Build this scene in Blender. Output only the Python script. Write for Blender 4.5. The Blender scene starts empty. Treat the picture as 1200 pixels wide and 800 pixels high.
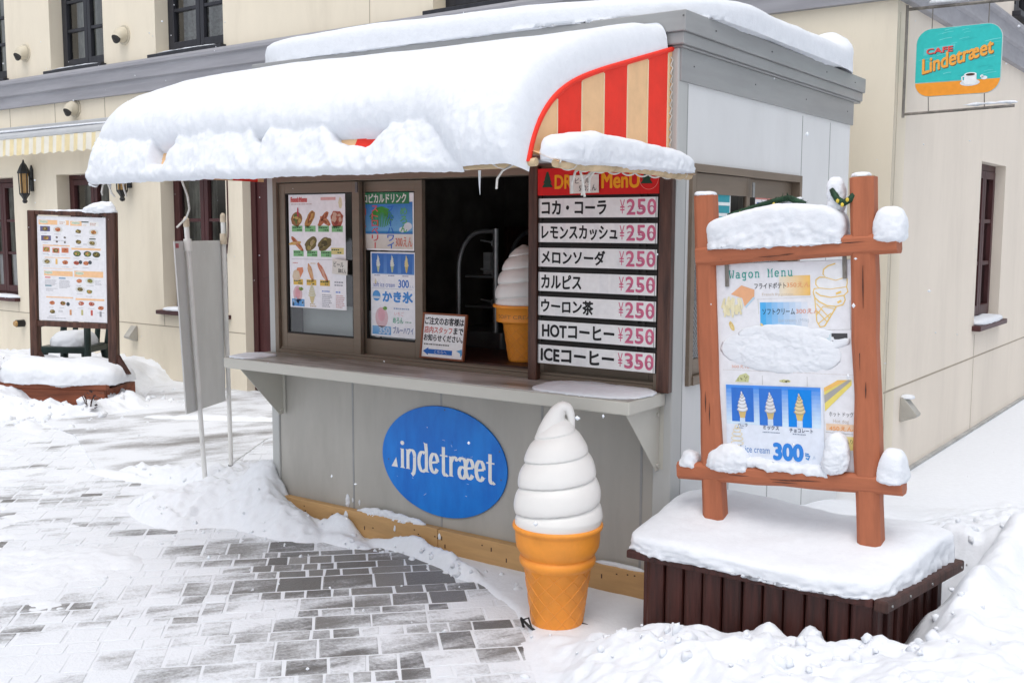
import bpy, math, random
import numpy as np
from mathutils import Vector, Matrix

random.seed(7)
SC = bpy.context.scene
COL = SC.collection
R = math.radians

# ------------------------------------------------------------------ camera, sky, sun, exposure
CAM = (1.94382, -4.07103, 1.65)
CAM_ROWS = ((0.817535, 0.575870, 0.003178), (0.064763, -0.086454, -0.994149), (-0.572225, 0.812957, -0.107974))  # right, down, forward
cd = bpy.data.cameras.new('camera')
cam = bpy.data.objects.new('camera', cd)
COL.objects.link(cam)
cd.sensor_width = 36.0
cd.lens = 36.0 * 1226.68 / 1200.0
cd.clip_start = 0.05
cd.clip_end = 500
_r, _d, _f = [Vector(v) for v in CAM_ROWS]
cam.matrix_world = Matrix(((_r.x, -_d.x, -_f.x, CAM[0]), (_r.y, -_d.y, -_f.y, CAM[1]), (_r.z, -_d.z, -_f.z, CAM[2]), (0, 0, 0, 1)))
SC.camera = cam

W = bpy.data.worlds.new('World')
SC.world = W
W.use_nodes = True
wn = W.node_tree.nodes
wn.clear()
sky = wn.new('ShaderNodeTexSky')
sky.sky_type = 'NISHITA'
sky.sun_disc = False
SUN_EL, SUN_AZ = 69.0, 20.0          # azimuth: degrees from -Y (towards the camera side), negative = towards -X
sky.sun_elevation = R(SUN_EL)
sky.sun_rotation = R(180.0 - SUN_AZ)
sky.air_density = 1.0
sky.dust_density = 4.0
sky.ozone_density = 1.0
hs = wn.new('ShaderNodeHueSaturation')
hs.inputs['Saturation'].default_value = 0.36
bg = wn.new('ShaderNodeBackground')
bg.inputs['Strength'].default_value = 0.15
wo = wn.new('ShaderNodeOutputWorld')
W.node_tree.links.new(sky.outputs[0], hs.inputs['Color'])
W.node_tree.links.new(hs.outputs[0], bg.inputs[0])
W.node_tree.links.new(bg.outputs[0], wo.inputs[0])

sl = bpy.data.lights.new('sun', 'SUN')
sl.energy = 0.5
sl.angle = R(70)
sl.color = (1.0, 0.97, 0.93)
sun = bpy.data.objects.new('sun', sl)
COL.objects.link(sun)
sdir = Vector((math.cos(R(SUN_EL)) * math.sin(R(SUN_AZ)), -math.cos(R(SUN_EL)) * math.cos(R(SUN_AZ)), math.sin(R(SUN_EL))))
sun.rotation_euler = sdir.to_track_quat('Z', 'Y').to_euler()

SC.view_settings.view_transform = 'Standard'
SC.view_settings.look = 'None'
SC.view_settings.gamma = 1.0
SC.view_settings.exposure = 0.38
SC.render.engine = 'CYCLES'
SC.cycles.max_bounces = 6
SC.cycles.transparent_max_bounces = 12
SC.cycles.use_adaptive_sampling = True

# ------------------------------------------------------------------ helpers
def s2l(r, g, b):
    def f(c):
        c /= 255.0
        return c / 12.92 if c <= 0.04045 else ((c + 0.055) / 1.055) ** 2.4
    return (f(r), f(g), f(b))

def mat(name, col, rough=0.6, var=0.10, scale=6.0, stretch=(1, 1, 1), bump=0.0, metal=0.0, col2=None, lo=0.35, hi=0.65, spec=0.4, stain=0.0, stain_scale=1.6, stain_stretch=(1, 1, .35), stain_col=(.22, .19, .15)):
    m = bpy.data.materials.new(name)
    m.use_nodes = True
    nt = m.node_tree
    n, L = nt.nodes, nt.links
    b = n['Principled BSDF']
    b.inputs['Roughness'].default_value = rough
    b.inputs['Metallic'].default_value = metal
    b.inputs['Specular IOR Level'].default_value = spec
    tc = n.new('ShaderNodeTexCoord')
    mp = n.new('ShaderNodeMapping')
    mp.inputs['Scale'].default_value = stretch
    no = n.new('ShaderNodeTexNoise')
    no.inputs['Scale'].default_value = scale
    no.inputs['Detail'].default_value = 8
    no.inputs['Roughness'].default_value = 0.65
    cr = n.new('ShaderNodeValToRGB')
    a = tuple(max(0, c * (1 - var)) for c in col)
    z = col2 if col2 else tuple(min(1, c * (1 + var)) for c in col)
    cr.color_ramp.elements[0].position = lo
    cr.color_ramp.elements[1].position = hi
    cr.color_ramp.elements[0].color = (*a, 1)
    cr.color_ramp.elements[1].color = (*z, 1)
    L.new(tc.outputs['Object'], mp.inputs[0])
    L.new(mp.outputs[0], no.inputs['Vector'])
    L.new(no.outputs['Fac'], cr.inputs[0])
    if stain > 0:                       # dirt with a shape of its own
        m2 = n.new('ShaderNodeMapping')
        m2.inputs['Scale'].default_value = stain_stretch
        n2 = n.new('ShaderNodeTexNoise')
        n2.inputs['Scale'].default_value = stain_scale
        n2.inputs['Detail'].default_value = 10
        n2.inputs['Roughness'].default_value = 0.72
        c2 = n.new('ShaderNodeValToRGB')
        c2.color_ramp.elements[0].position = 0.50
        c2.color_ramp.elements[1].position = 0.78
        c2.color_ramp.elements[0].color = (0, 0, 0, 1)
        c2.color_ramp.elements[1].color = (stain, stain, stain, 1)
        mx = n.new('ShaderNodeMix')
        mx.data_type = 'RGBA'
        L.new(tc.outputs['Object'], m2.inputs[0])
        L.new(m2.outputs[0], n2.inputs['Vector'])
        L.new(n2.outputs['Fac'], c2.inputs[0])
        L.new(c2.outputs[0], mx.inputs[0])
        L.new(cr.outputs[0], mx.inputs[6])
        mx.inputs[7].default_value = (*stain_col, 1)
        L.new(mx.outputs[2], b.inputs['Base Color'])
    else:
        L.new(cr.outputs[0], b.inputs['Base Color'])
    if bump > 0:
        bp = n.new('ShaderNodeBump')
        bp.inputs['Strength'].default_value = 1.0
        bp.inputs['Distance'].default_value = bump
        L.new(no.outputs['Fac'], bp.inputs['Height'])
        L.new(bp.outputs[0], b.inputs['Normal'])
    return m

def mat_print(name, rough=0.5):
    m = bpy.data.materials.new(name)
    m.use_nodes = True
    n, L = m.node_tree.nodes, m.node_tree.links
    b = n['Principled BSDF']
    b.inputs['Roughness'].default_value = rough
    b.inputs['Specular IOR Level'].default_value = 0.3
    at = n.new('ShaderNodeAttribute')
    at.attribute_name = 'Col'
    tc = n.new('ShaderNodeTexCoord')
    no = n.new('ShaderNodeTexNoise')
    no.inputs['Scale'].default_value = 40
    no.inputs['Detail'].default_value = 6
    mr = n.new('ShaderNodeMapRange')
    mr.inputs['To Min'].default_value = 0.86
    mr.inputs['To Max'].default_value = 1.1
    mx = n.new('ShaderNodeMix')
    mx.data_type = 'RGBA'
    mx.blend_type = 'MULTIPLY'
    mx.inputs[0].default_value = 1.0
    L.new(tc.outputs['Object'], no.inputs['Vector'])
    L.new(no.outputs['Fac'], mr.inputs[0])
    L.new(at.outputs['Color'], mx.inputs[6])
    L.new(mr.outputs[0], mx.inputs[7])
    L.new(mx.outputs[2], b.inputs['Base Color'])
    return m

def mat_glass(name, tint=(0.85, 0.9, 0.9), refl=0.18):
    m = bpy.data.materials.new(name)
    m.use_nodes = True
    n, L = m.node_tree.nodes, m.node_tree.links
    n.clear()
    o = n.new('ShaderNodeOutputMaterial')
    t = n.new('ShaderNodeBsdfTransparent')
    t.inputs[0].default_value = (*tint, 1)
    g = n.new('ShaderNodeBsdfGlossy')
    g.inputs['Roughness'].default_value = 0.03
    fr = n.new('ShaderNodeFresnel')
    fr.inputs[0].default_value = 1.5
    no = n.new('ShaderNodeTexNoise')
    no.inputs['Scale'].default_value = 3.0
    bp = n.new('ShaderNodeBump')
    bp.inputs['Distance'].default_value = 0.002
    ad = n.new('ShaderNodeMath')
    ad.operation = 'MULTIPLY_ADD'
    ad.inputs[1].default_value = 1.0
    ad.inputs[2].default_value = refl - 0.04
    mx = n.new('ShaderNodeMixShader')
    L.new(no.outputs['Fac'], bp.inputs['Height'])
    L.new(bp.outputs[0], g.inputs['Normal'])
    L.new(fr.outputs[0], ad.inputs[0])
    L.new(ad.outputs[0], mx.inputs[0])
    L.new(t.outputs[0], mx.inputs[1])
    L.new(g.outputs[0], mx.inputs[2])
    L.new(mx.outputs[0], o.inputs[0])
    return m

def mat_snow(name, col=(0.735, 0.765, 0.81)):
    m = bpy.data.materials.new(name)
    m.use_nodes = True
    n, L = m.node_tree.nodes, m.node_tree.links
    b = n['Principled BSDF']
    b.inputs['Roughness'].default_value = 0.75
    b.inputs['Specular IOR Level'].default_value = 0.25
    tc = n.new('ShaderNodeTexCoord')
    n1 = n.new('ShaderNodeTexNoise')
    n1.inputs['Scale'].default_value = 28
    n1.inputs['Detail'].default_value = 9
    n1.inputs['Roughness'].default_value = 0.7
    n2 = n.new('ShaderNodeTexNoise')
    n2.inputs['Scale'].default_value = 300
    n2.inputs['Detail'].default_value = 3
    a = n.new('ShaderNodeMath')
    a.operation = 'MULTIPLY_ADD'
    a.inputs[1].default_value = 0.12
    bp = n.new('ShaderNodeBump')
    bp.inputs['Distance'].default_value = 0.006
    bp.inputs['Strength'].default_value = 0.6
    cr = n.new('ShaderNodeValToRGB')
    cr.color_ramp.elements[0].position = 0.3
    cr.color_ramp.elements[1].position = 0.7
    cr.color_ramp.elements[0].color = (*(c * 0.96 for c in col), 1)
    cr.color_ramp.elements[1].color = (*(min(1, c * 1.03) for c in col), 1)
    for nn in (n1, n2):
        L.new(tc.outputs['Object'], nn.inputs['Vector'])
    L.new(n2.outputs['Fac'], a.inputs[0])
    L.new(n1.outputs['Fac'], a.inputs[2])
    L.new(a.outputs[0], bp.inputs['Height'])
    L.new(bp.outputs[0], b.inputs['Normal'])
    L.new(n1.outputs['Fac'], cr.inputs[0])
    L.new(cr.outputs[0], b.inputs['Base Color'])
    return m

class MB:
    """collects geometry, then links it as ONE mesh object"""
    def __init__(self):
        self.v, self.f, self.m, self.c, self.s = [], [], [], [], []
    def add(self, verts, faces, mi=0, col=(1, 1, 1), smooth=False, M=None):
        b = len(self.v)
        for p in verts:
            p = Vector(p)
            if M is not None:
                p = M @ p
            self.v.append(tuple(p))
        for f in faces:
            self.f.append([b + i for i in f])
            self.m.append(mi)
            self.c.append(col)
            self.s.append(smooth)
        return self
    def box(self, x0, x1, y0, y1, z0, z1, mi=0, col=(1, 1, 1), M=None):
        v = [(x, y, z) for x in (x0, x1) for y in (y0, y1) for z in (z0, z1)]
        f = [(0, 1, 3, 2), (4, 6, 7, 5), (0, 4, 5, 1), (2, 3, 7, 6), (0, 2, 6, 4), (1, 5, 7, 3)]
        return self.add(v, f, mi, col, False, M)
    def tube(self, pts, r, n=8, mi=0, col=(1, 1, 1), smooth=True, M=None, phase=0.0, sq=1.0):
        pts = [Vector(p) for p in pts]
        k = len(pts)
        rr = r if isinstance(r, (list, tuple)) else [r] * k
        v, f = [], []
        up = None
        for i, p in enumerate(pts):
            d = (pts[min(i + 1, k - 1)] - pts[max(i - 1, 0)]).normalized()
            if up is None:
                up = Vector((0, 0, 1)) if abs(d.z) < 0.9 else Vector((0, 1, 0))
            a = d.cross(up).normalized()
            b2 = a.cross(d).normalized()
            up = b2
            for j in range(n):
                t = phase + 2 * math.pi * j / n
                v.append(p + a * (math.cos(t) * rr[i]) + b2 * (math.sin(t) * rr[i] * sq))
        for i in range(k - 1):
            for j in range(n):
                j2 = (j + 1) % n
                f.append((i * n + j, i * n + j2, (i + 1) * n + j2, (i + 1) * n + j))
        f = [tuple(reversed(q)) for q in f]
        self.add(v, f, mi, col, smooth, M)
        self.add(v[:n], [tuple(range(n))], mi, col, False, M)
        self.add(v[-n:], [tuple(reversed(range(n)))], mi, col, False, M)
        return self
    def lathe(self, prof, n=24, c=(0, 0, 0), mi=0, col=(1, 1, 1), smooth=True, M=None):
        v, f = [], []
        for r, z in prof:
            for j in range(n):
                t = 2 * math.pi * j / n
                v.append((c[0] + r * math.cos(t), c[1] + r * math.sin(t), c[2] + z))
        for i in range(len(prof) - 1):
            for j in range(n):
                j2 = (j + 1) % n
                f.append((i * n + j, i * n + j2, (i + 1) * n + j2, (i + 1) * n + j))
        return self.add(v, f, mi, col, smooth, M)
    def prism(self, poly, t0, t1, plane='xz', mi=0, col=(1, 1, 1), M=None):
        """poly in a plane, pulled from t0 to t1 along the third axis"""
        def p3(a, b, t):
            return {'xz': (a, t, b), 'yz': (t, a, b), 'xy': (a, b, t)}[plane]
        n = len(poly)
        v = [p3(a, b, t0) for a, b in poly] + [p3(a, b, t1) for a, b in poly]
        f = [tuple(range(n)), tuple(reversed(range(n, 2 * n)))]
        f += [(i, i + n, (i + 1) % n + n, (i + 1) % n) for i in range(n)]
        return self.add(v, f, mi, col, False, M)
    def build(self, name, mats, parent=None, loc=None, bevel=0.0, fix=True, seg=2):
        me = bpy.data.meshes.new(name)
        me.from_pydata(self.v, [], self.f)
        for m in (mats if isinstance(mats, (list, tuple)) else [mats]):
            me.materials.append(m)
        me.polygons.foreach_set('material_index', self.m)
        me.polygons.foreach_set('use_smooth', self.s)
        if any(c != (1, 1, 1) for c in self.c):
            at = me.color_attributes.new('Col', 'FLOAT_COLOR', 'CORNER')
            buf = []
            for f, c in zip(self.f, self.c):
                for i in range(len(f)):
                    q = c[i] if isinstance(c[0], (tuple, list)) else c
                    buf.extend((*q, 1.0))
            at.data.foreach_set('color', buf)
        if fix:
            import bmesh
            bm = bmesh.new()
            bm.from_mesh(me)
            bmesh.ops.recalc_face_normals(bm, faces=bm.faces)
            bm.to_mesh(me)
            bm.free()
        me.update()
        o = bpy.data.objects.new(name, me)
        COL.objects.link(o)
        if parent is not None:
            o.parent = parent
        if loc is not None:
            o.location = loc
        if bevel > 0:
            b = o.modifiers.new('bevel', 'BEVEL')
            b.width = bevel
            b.segments = seg
            b.limit_method = 'ANGLE'
            b.angle_limit = R(40)
        return o

def tag(o, label=None, cat=None, group=None, kind=None):
    if label: o['label'] = label
    if cat: o['category'] = cat
    if group: o['group'] = group
    if kind: o['kind'] = kind
    return o

def thing(name, label, cat, loc=(0, 0, 0), rot=(0, 0, 0), group=None):
    o = bpy.data.objects.new(name, None)
    o.empty_display_size = 0.1
    COL.objects.link(o)
    o.location = loc
    o.rotation_euler = rot
    return tag(o, label, cat, group)

# ---- text to flat geometry
_tc = {}
def text_geo(s, off=0.0):
    key = (s, off)
    if key not in _tc:
        cu = bpy.data.curves.new('txt', 'FONT')
        cu.body = s
        cu.size = 1.0
        cu.offset = off
        cu.resolution_u = 4
        o = bpy.data.objects.new('txt', cu)
        COL.objects.link(o)
        bpy.context.view_layer.update()
        dg = bpy.context.evaluated_depsgraph_get()
        me = bpy.data.meshes.new_from_object(o.evaluated_get(dg))
        v = [(p.co.x, p.co.y) for p in me.vertices]
        f = [tuple(p.vertices) for p in me.polygons]
        bpy.data.objects.remove(o)
        bpy.data.curves.remove(cu)
        bpy.data.meshes.remove(me)
        _tc[key] = (v, f)
    return _tc[key]

class Print(MB):
    """flat printed sheet: shapes in (u right, v up), layers stacked by fractions of a millimetre; M places it"""
    STEP = 0.0005
    def __init__(self, M, base=0.0):
        super().__init__()
        self.M, self.base = M, base
    def _p(self, pts, L):
        return [self.M @ Vector((u, v, self.base + L * self.STEP)) for u, v in pts]
    def sheet(self, u0, v0, u1, v1, col, th=0.002):
        self.box(u0, u1, v0, v1, self.base - th, self.base, 0, col, self.M)
        return self
    def poly(self, pts, col, L=1):
        a = sum(pts[i][0] * pts[(i + 1) % len(pts)][1] - pts[(i + 1) % len(pts)][0] * pts[i][1] for i in range(len(pts)))
        if a < 0:
            pts = pts[::-1]
        return self.add(self._p(pts, L), [tuple(range(len(pts)))], 0, col)
    def rect(self, u0, v0, u1, v1, col, L=1, top=None, right=None):
        if top: col = [col, col, top, top]
        if right: col = [col, right, right, col]
        return self.add(self._p([(u0, v0), (u1, v0), (u1, v1), (u0, v1)], L), [(0, 1, 2, 3)], 0, col)
    def ell(self, cu, cv, ru, rv, col, L=1, n=18, rot=0.0, wob=0.0):
        pts = []
        for i in range(n):
            t = 2 * math.pi * i / n
            k = 1 + wob * random.uniform(-1, 1)
            a, b = ru * math.cos(t) * k, rv * math.sin(t) * k
            pts.append((cu + a * math.cos(rot) - b * math.sin(rot), cv + a * math.sin(rot) + b * math.cos(rot)))
        return self.poly(pts, col, L)
    def line(self, pts, w, col, L=1, wv=None):
        """pen stroke; wv = width where the stroke runs vertically (w where it runs level)"""
        wv = w if wv is None else wv
        n = len(pts)
        off = []
        self.seg = getattr(self, 'seg', 0)
        for i in range(n):
            a, b = pts[max(i - 1, 0)], pts[min(i + 1, n - 1)]
            dx, dy = b[0] - a[0], b[1] - a[1]
            l = math.hypot(dx, dy) or 1e-6
            dx, dy = dx / l, dy / l
            h = 0.5 * (wv * abs(dy) + w * abs(dx))
            off.append((-dy * h, dx * h))
        for i in range(n - 1):
            q = [(pts[i][0] - off[i][0], pts[i][1] - off[i][1]), (pts[i + 1][0] - off[i + 1][0], pts[i + 1][1] - off[i + 1][1]),
                 (pts[i + 1][0] + off[i + 1][0], pts[i + 1][1] + off[i + 1][1]), (pts[i][0] + off[i][0], pts[i][1] + off[i][1])]
            self.seg += 1
            self.add(self._p(q, L + .02 * (self.seg % 100)), [(0, 1, 2, 3)], 0, col)
        return self
    def dots(self, u0, v0, u1, v1, n, r, col, L=1):
        for i in range(n):
            t = i / max(1, n - 1)
            self.rect(u0 + (u1 - u0) * t - r, v0 + (v1 - v0) * t - r, u0 + (u1 - u0) * t + r, v0 + (v1 - v0) * t + r, col, L)
        return self
    def text(self, s, u0, v0, u1, v1, col, L=2, bold=0.0, slant=0.0, rise=0.0, wob=0.0):
        cjk = True
        v, f = text_geo(s, 0.0)
        if not v:
            return self
        xa, xb = min(p[0] for p in v), max(p[0] for p in v)
        ya, yb = min(p[1] for p in v), max(p[1] for p in v)
        sx, sy = (u1 - u0) / max(1e-6, xb - xa), (v1 - v0) / max(1e-6, yb - ya)
        pts = []
        for x, y in v:
            uu, vv = (x - xa) * sx, (y - ya) * sy
            if wob:
                vv += wob * math.sin(uu * 41.0) * (v1 - v0)
            pts.append((u0 + uu + slant * vv, v0 + vv + rise * uu))
        if cjk and bold > 0:            # thicken by offset copies: outlines can break when pushed outwards
            k = bold * min(abs(sx), abs(sy)) * 1.1
            for i, (a, b) in enumerate(((k, 0), (-k, 0), (0, k), (0, -k), (k * .7, k * .7), (-k * .7, k * .7), (k * .7, -k * .7), (-k * .7, -k * .7))):
                self.add(self._p([(p[0] + a, p[1] + b) for p in pts], L + .06 * (i + 1)), f, 0, col)
        return self.add(self._p(pts, L), f, 0, col)
    def scribble(self, u0, v0, u1, v1, rows, col, L=1, fill=0.8):
        """lines too small to read: broken dashes"""
        h = (v1 - v0) / rows
        for r_ in range(rows):
            u = u0
            vb = v1 - (r_ + 1) * h
            end = u0 + (u1 - u0) * random.uniform(0.55, 1.0)
            while u < end:
                w = random.uniform(0.4, 1.1) * h
                self.rect(u, vb + h * 0.2, min(u + w, u1), vb + h * (0.2 + fill * 0.6), col, L)
                u += w + h * 0.25
        return self
    def food(self, cu, cv, ru, rv, cols, L=1, rot=0.0, n=9):
        self.ell(cu, cv, ru, rv, cols[0], L, rot=rot, wob=0.1)
        for i in range(n):
            t, k = random.uniform(0, 6.283), random.uniform(0.1, 0.65)
            a, b = ru * k * math.cos(t), rv * k * math.sin(t)
            self.ell(cu + a * math.cos(rot) - b * math.sin(rot), cv + a * math.sin(rot) + b * math.cos(rot),
                     ru * random.uniform(.15, .4), rv * random.uniform(.15, .4), random.choice(cols[1:]), L + 1 + 0.15 * i, n=8, rot=rot, wob=.2)
        return self

def frame_M(o, u, v):
    u, v = Vector(u).normalized(), Vector(v).normalized()
    w = u.cross(v)
    return Matrix(((u.x, v.x, w.x, o[0]), (u.y, v.y, w.y, o[1]), (u.z, v.z, w.z, o[2]), (0, 0, 0, 1)))
# facing -Y (u along +X, v up): origin o
def M_front(o): return frame_M(o, (1, 0, 0), (0, 0, 1))

# ---- noise
_rng = np.random.RandomState(3)
_perm = np.concatenate([_rng.permutation(256)] * 3)
_grad = _rng.normal(size=(256, 3))
_grad /= np.linalg.norm(_grad, axis=1)[:, None]
def perlin(p):
    p = np.asarray(p, float)
    i0 = np.floor(p).astype(int)
    f = p - i0
    u = f * f * f * (f * (f * 6 - 15) + 10)
    out = np.zeros(len(p))
    for dx in (0, 1):
        for dy in (0, 1):
            for dz in (0, 1):
                h = _perm[(_perm[(_perm[(i0[:, 0] + dx) & 255] + i0[:, 1] + dy) & 255] + i0[:, 2] + dz) & 255]
                g = _grad[h]
                d = f - np.array((dx, dy, dz))
                w = (u[:, 0] if dx else 1 - u[:, 0]) * (u[:, 1] if dy else 1 - u[:, 1]) * (u[:, 2] if dz else 1 - u[:, 2])
                out += w * (g * d).sum(1)
    return out
def fbm(p, oct=4, gain=0.5, lac=2.03):
    s, a = 0, 1.0
    p = np.asarray(p, float)
    for _ in range(oct):
        s = s + a * perlin(p)
        a *= gain
        p = p * lac + 17.3
    return s
def sstep(a, b, x):
    t = np.clip((x - a) / (b - a), 0, 1)
    return t * t * (3 - 2 * t)

def mesh_np(name, V, F, m, parent=None, smooth=True):
    me = bpy.data.meshes.new(name)
    me.vertices.add(len(V))
    me.vertices.foreach_set('co', np.asarray(V, np.float32).ravel())
    F = np.asarray(F, np.int32)
    k = F.shape[1]
    me.loops.add(F.size)
    me.loops.foreach_set('vertex_index', F.ravel())
    me.polygons.add(len(F))
    me.polygons.foreach_set('loop_start', np.arange(0, F.size, k, dtype=np.int32))
    me.polygons.foreach_set('loop_total', np.full(len(F), k, np.int32))
    me.polygons.foreach_set('use_smooth', np.full(len(F), smooth, bool))
    me.update(calc_edges=True)
    me.validate()
    me.materials.append(m)
    o = bpy.data.objects.new(name, me)
    COL.objects.link(o)
    if parent is not None:
        o.parent = parent
    return o

def grid_faces(ny, nx):
    i = np.arange(ny * nx).reshape(ny, nx)
    return np.stack([i[:-1, :-1].ravel(), i[:-1, 1:].ravel(), i[1:, 1:].ravel(), i[1:, :-1].ravel()], 1)

def snow_pad(name, c, half, n=4.0, amp=0.02, freq=6.0, step=0.02, rotz=0.0, rot=None, seed=0.0, deform=None, crumb=0.006, under=0.25, parent=None, label=None, kind='stuff', cat='snow'):
    """a rounded pillow of snow: superquadric, flat below, broken up by noise"""
    hx, hy, hz = half
    N = [max(6, int(2 * h_ / step)) for h_ in (hx, hy, hz * 1.4)]
    lin = [np.linspace(-1, 1, k + 1) for k in N]
    V, F, b = [], [], 0
    for ax in range(3):
        o1, o2 = [a for a in range(3) if a != ax]
        A, B = np.meshgrid(lin[o1], lin[o2], indexing='xy')
        for sgn in (-1, 1):
            P = np.zeros((A.size, 3))
            P[:, o1], P[:, o2], P[:, ax] = A.ravel(), B.ravel(), sgn
            f = grid_faces(len(lin[o2]), len(lin[o1])) + b
            flip = (sgn < 0) != (ax == 1)
            F.append(f[:, ::-1] if flip else f)
            V.append(P)
            b += len(P)
    V, F = np.concatenate(V), np.concatenate(F)
    _, idx, inv = np.unique(np.round(V, 6), axis=0, return_index=True, return_inverse=True)
    V, F = V[idx], np.asarray(inv).ravel()[F]
    nn = (np.abs(V) ** n).sum(1) ** (1 / n)
    Q = V / nn[:, None]
    lowz = Q[:, 2] < 0
    P = Q * np.array((hx, hy, hz))
    P[lowz, 2] *= under
    G = np.sign(Q) * np.abs(Q) ** (n - 1) / np.array((hx, hy, hz))
    G /= np.linalg.norm(G, axis=1)[:, None]
    q = P * freq + seed * 7.7
    d = amp * fbm(q, 4, .45) + crumb * fbm(P * 38 + seed, 4, .6) * (.12 + 1.3 * sstep(.75, .1, Q[:, 2]) if False else .12 + 1.2 * (1 - sstep(.1, .8, Q[:, 2])))
    P = P + G * d[:, None]
    if deform is not None:
        P = deform(P)
    if rot is not None:
        P = P @ np.array(Matrix(rot.to_matrix()) if hasattr(rot, 'to_matrix') else rot).T
    cr, sr = math.cos(rotz), math.sin(rotz)
    P = np.stack([P[:, 0] * cr - P[:, 1] * sr, P[:, 0] * sr + P[:, 1] * cr, P[:, 2]], 1) + np.array(c)
    o = mesh_np(name, P, F, SNOW, parent)
    if parent is None:
        tag(o, label, cat, kind=kind)
    return o

def wall_panel(mb, a0, a1, z0, z1, holes, d0, d1, f, mi=0, mr=None):
    """a wall in the plane (a, z) between depths d0 (outside) and d1 with holes (a0,a1,z0,z1); f(a, d, z) gives the point"""
    mr = mi if mr is None else mr
    A = sorted({a0, a1, *[h for q in holes for h in q[:2] if a0 < h < a1]})
    Z = sorted({z0, z1, *[h for q in holes for h in q[2:] if z0 < h < z1]})
    def inside(a, z): return any(q[0] < a < q[1] and q[2] < z < q[3] for q in holes)
    for i in range(len(A) - 1):
        for j in range(len(Z) - 1):
            if inside((A[i] + A[i + 1]) / 2, (Z[j] + Z[j + 1]) / 2):
                continue
            for d in (d0, d1):
                mb.add([f(A[i], d, Z[j]), f(A[i + 1], d, Z[j]), f(A[i + 1], d, Z[j + 1]), f(A[i], d, Z[j + 1])], [(0, 1, 2, 3)], mi)
    for q in holes:
        for (p, r_) in (((q[0], q[2]), (q[1], q[2])), ((q[1], q[2]), (q[1], q[3])), ((q[1], q[3]), (q[0], q[3])), ((q[0], q[3]), (q[0], q[2]))):
            mb.add([f(p[0], d0, p[1]), f(r_[0], d0, r_[1]), f(r_[0], d1, r_[1]), f(p[0], d1, p[1])], [(0, 1, 2, 3)], mr)
    for (p, r_) in (((a0, z0), (a1, z0)), ((a1, z0), (a1, z1)), ((a1, z1), (a0, z1)), ((a0, z1), (a0, z0))):
        mb.add([f(p[0], d0, p[1]), f(r_[0], d0, r_[1]), f(r_[0], d1, r_[1]), f(p[0], d1, p[1])], [(0, 1, 2, 3)], mi)
    return mb
# ------------------------------------------------------------------ materials
SNOW = mat_snow('snow_fresh')
PRINT = mat_print('printed_sheet')
PRINT_DULL = mat_print('painted_board', 0.6)
CREAM = mat('cream_render', (0.75, 0.68, 0.55), 0.8, 0.04, 1.3, (1, 1, 0.45), bump=0.001, stain=.22, stain_scale=2.2, stain_stretch=(1, 1, .22), stain_col=(.34, .28, .20))
CREAM_SIDE = mat('cream_render_side', (0.74, 0.67, 0.58), 0.8, 0.04, 1.1, (1, 1, 0.4), bump=0.001, stain=.22, stain_scale=2.0, stain_stretch=(1, 1, .2), stain_col=(.38, .33, .28))
JOINT = mat('joint_sealant', (0.36, 0.31, 0.24), 0.8, 0.1)
BAND = mat('cornice_grey', (0.30, 0.30, 0.325), 0.6, 0.12, 3.0, (0.3, 1, 4), bump=0.001)
PLINTH = mat('plinth_concrete', (0.38, 0.38, 0.37), 0.9, 0.15, 5, bump=0.003)
CHARCOAL = mat('charcoal_frame', (0.022, 0.023, 0.03), 0.45, 0.3, 12, (1, 1, 0.2))
MAROON = mat('maroon_frame', (0.06, 0.017, 0.018), 0.45, 0.25, 14, (1, 1, 0.15))
CURTAIN = mat('lace_curtain', (0.50, 0.46, 0.40), 0.9, 0.35, 9, (3, 3, 0.5))
LACE = mat('patterned_lace', (0.30, 0.22, 0.20), 0.9, 0.4, 14, (1, 1, 1), col2=(0.5, 0.48, 0.46))
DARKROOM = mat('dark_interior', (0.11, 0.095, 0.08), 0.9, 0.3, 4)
GLASS = mat_glass('window_glass')
GLASS_K = mat_glass('kiosk_glass', (0.8, 0.83, 0.83), 0.10)
STEELW = mat('white_aluminium', (0.55, 0.56, 0.57), 0.4, 0.06, 4, metal=0.2)
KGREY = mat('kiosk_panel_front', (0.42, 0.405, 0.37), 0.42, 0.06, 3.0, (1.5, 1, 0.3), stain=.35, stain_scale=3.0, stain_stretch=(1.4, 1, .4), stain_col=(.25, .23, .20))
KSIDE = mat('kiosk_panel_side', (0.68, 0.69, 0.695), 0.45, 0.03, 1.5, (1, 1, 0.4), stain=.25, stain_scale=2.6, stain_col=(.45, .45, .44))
KTRIM = mat('kiosk_trim', (0.30, 0.305, 0.305), 0.45, 0.1, 3, (0.4, 0.4, 3))
KPOST = mat('kiosk_post', (0.46, 0.47, 0.46), 0.45, 0.05, 3, (1, 1, .4))
BRONZE = mat('bronze_aluminium', (0.20, 0.155, 0.115), 0.42, 0.07, 6, (0.4, 0.4, 3), metal=0.25)
GASKET = mat('dark_gasket', (0.018, 0.015, 0.013), 0.6)
SHELF = mat('shelf_metal', (0.50, 0.49, 0.44), 0.4, 0.05, 3, (0.3, 1, 1))
SHELFTOP = mat('shelf_top_wet', (0.26, 0.23, 0.195), 0.3, 0.2, 4, (0.35, 1.6, 1), col2=(0.60, 0.59, 0.57), lo=0.42, hi=0.62)
PLYWOOD = mat('plywood_skirting', (0.48, 0.29, 0.125), 0.6, 0.14, 4, (0.5, 1, 4))
RED = mat('canvas_red', (0.80, 0.032, 0.014), 0.7, 0.06, 10)
TAN = mat('canvas_cream', (0.78, 0.50, 0.27), 0.7, 0.06, 10)
ROLL = mat('awning_roll', (0.55, 0.42, 0.26), 0.8, 0.25, 9, (0.5, 1, 1))
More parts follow.
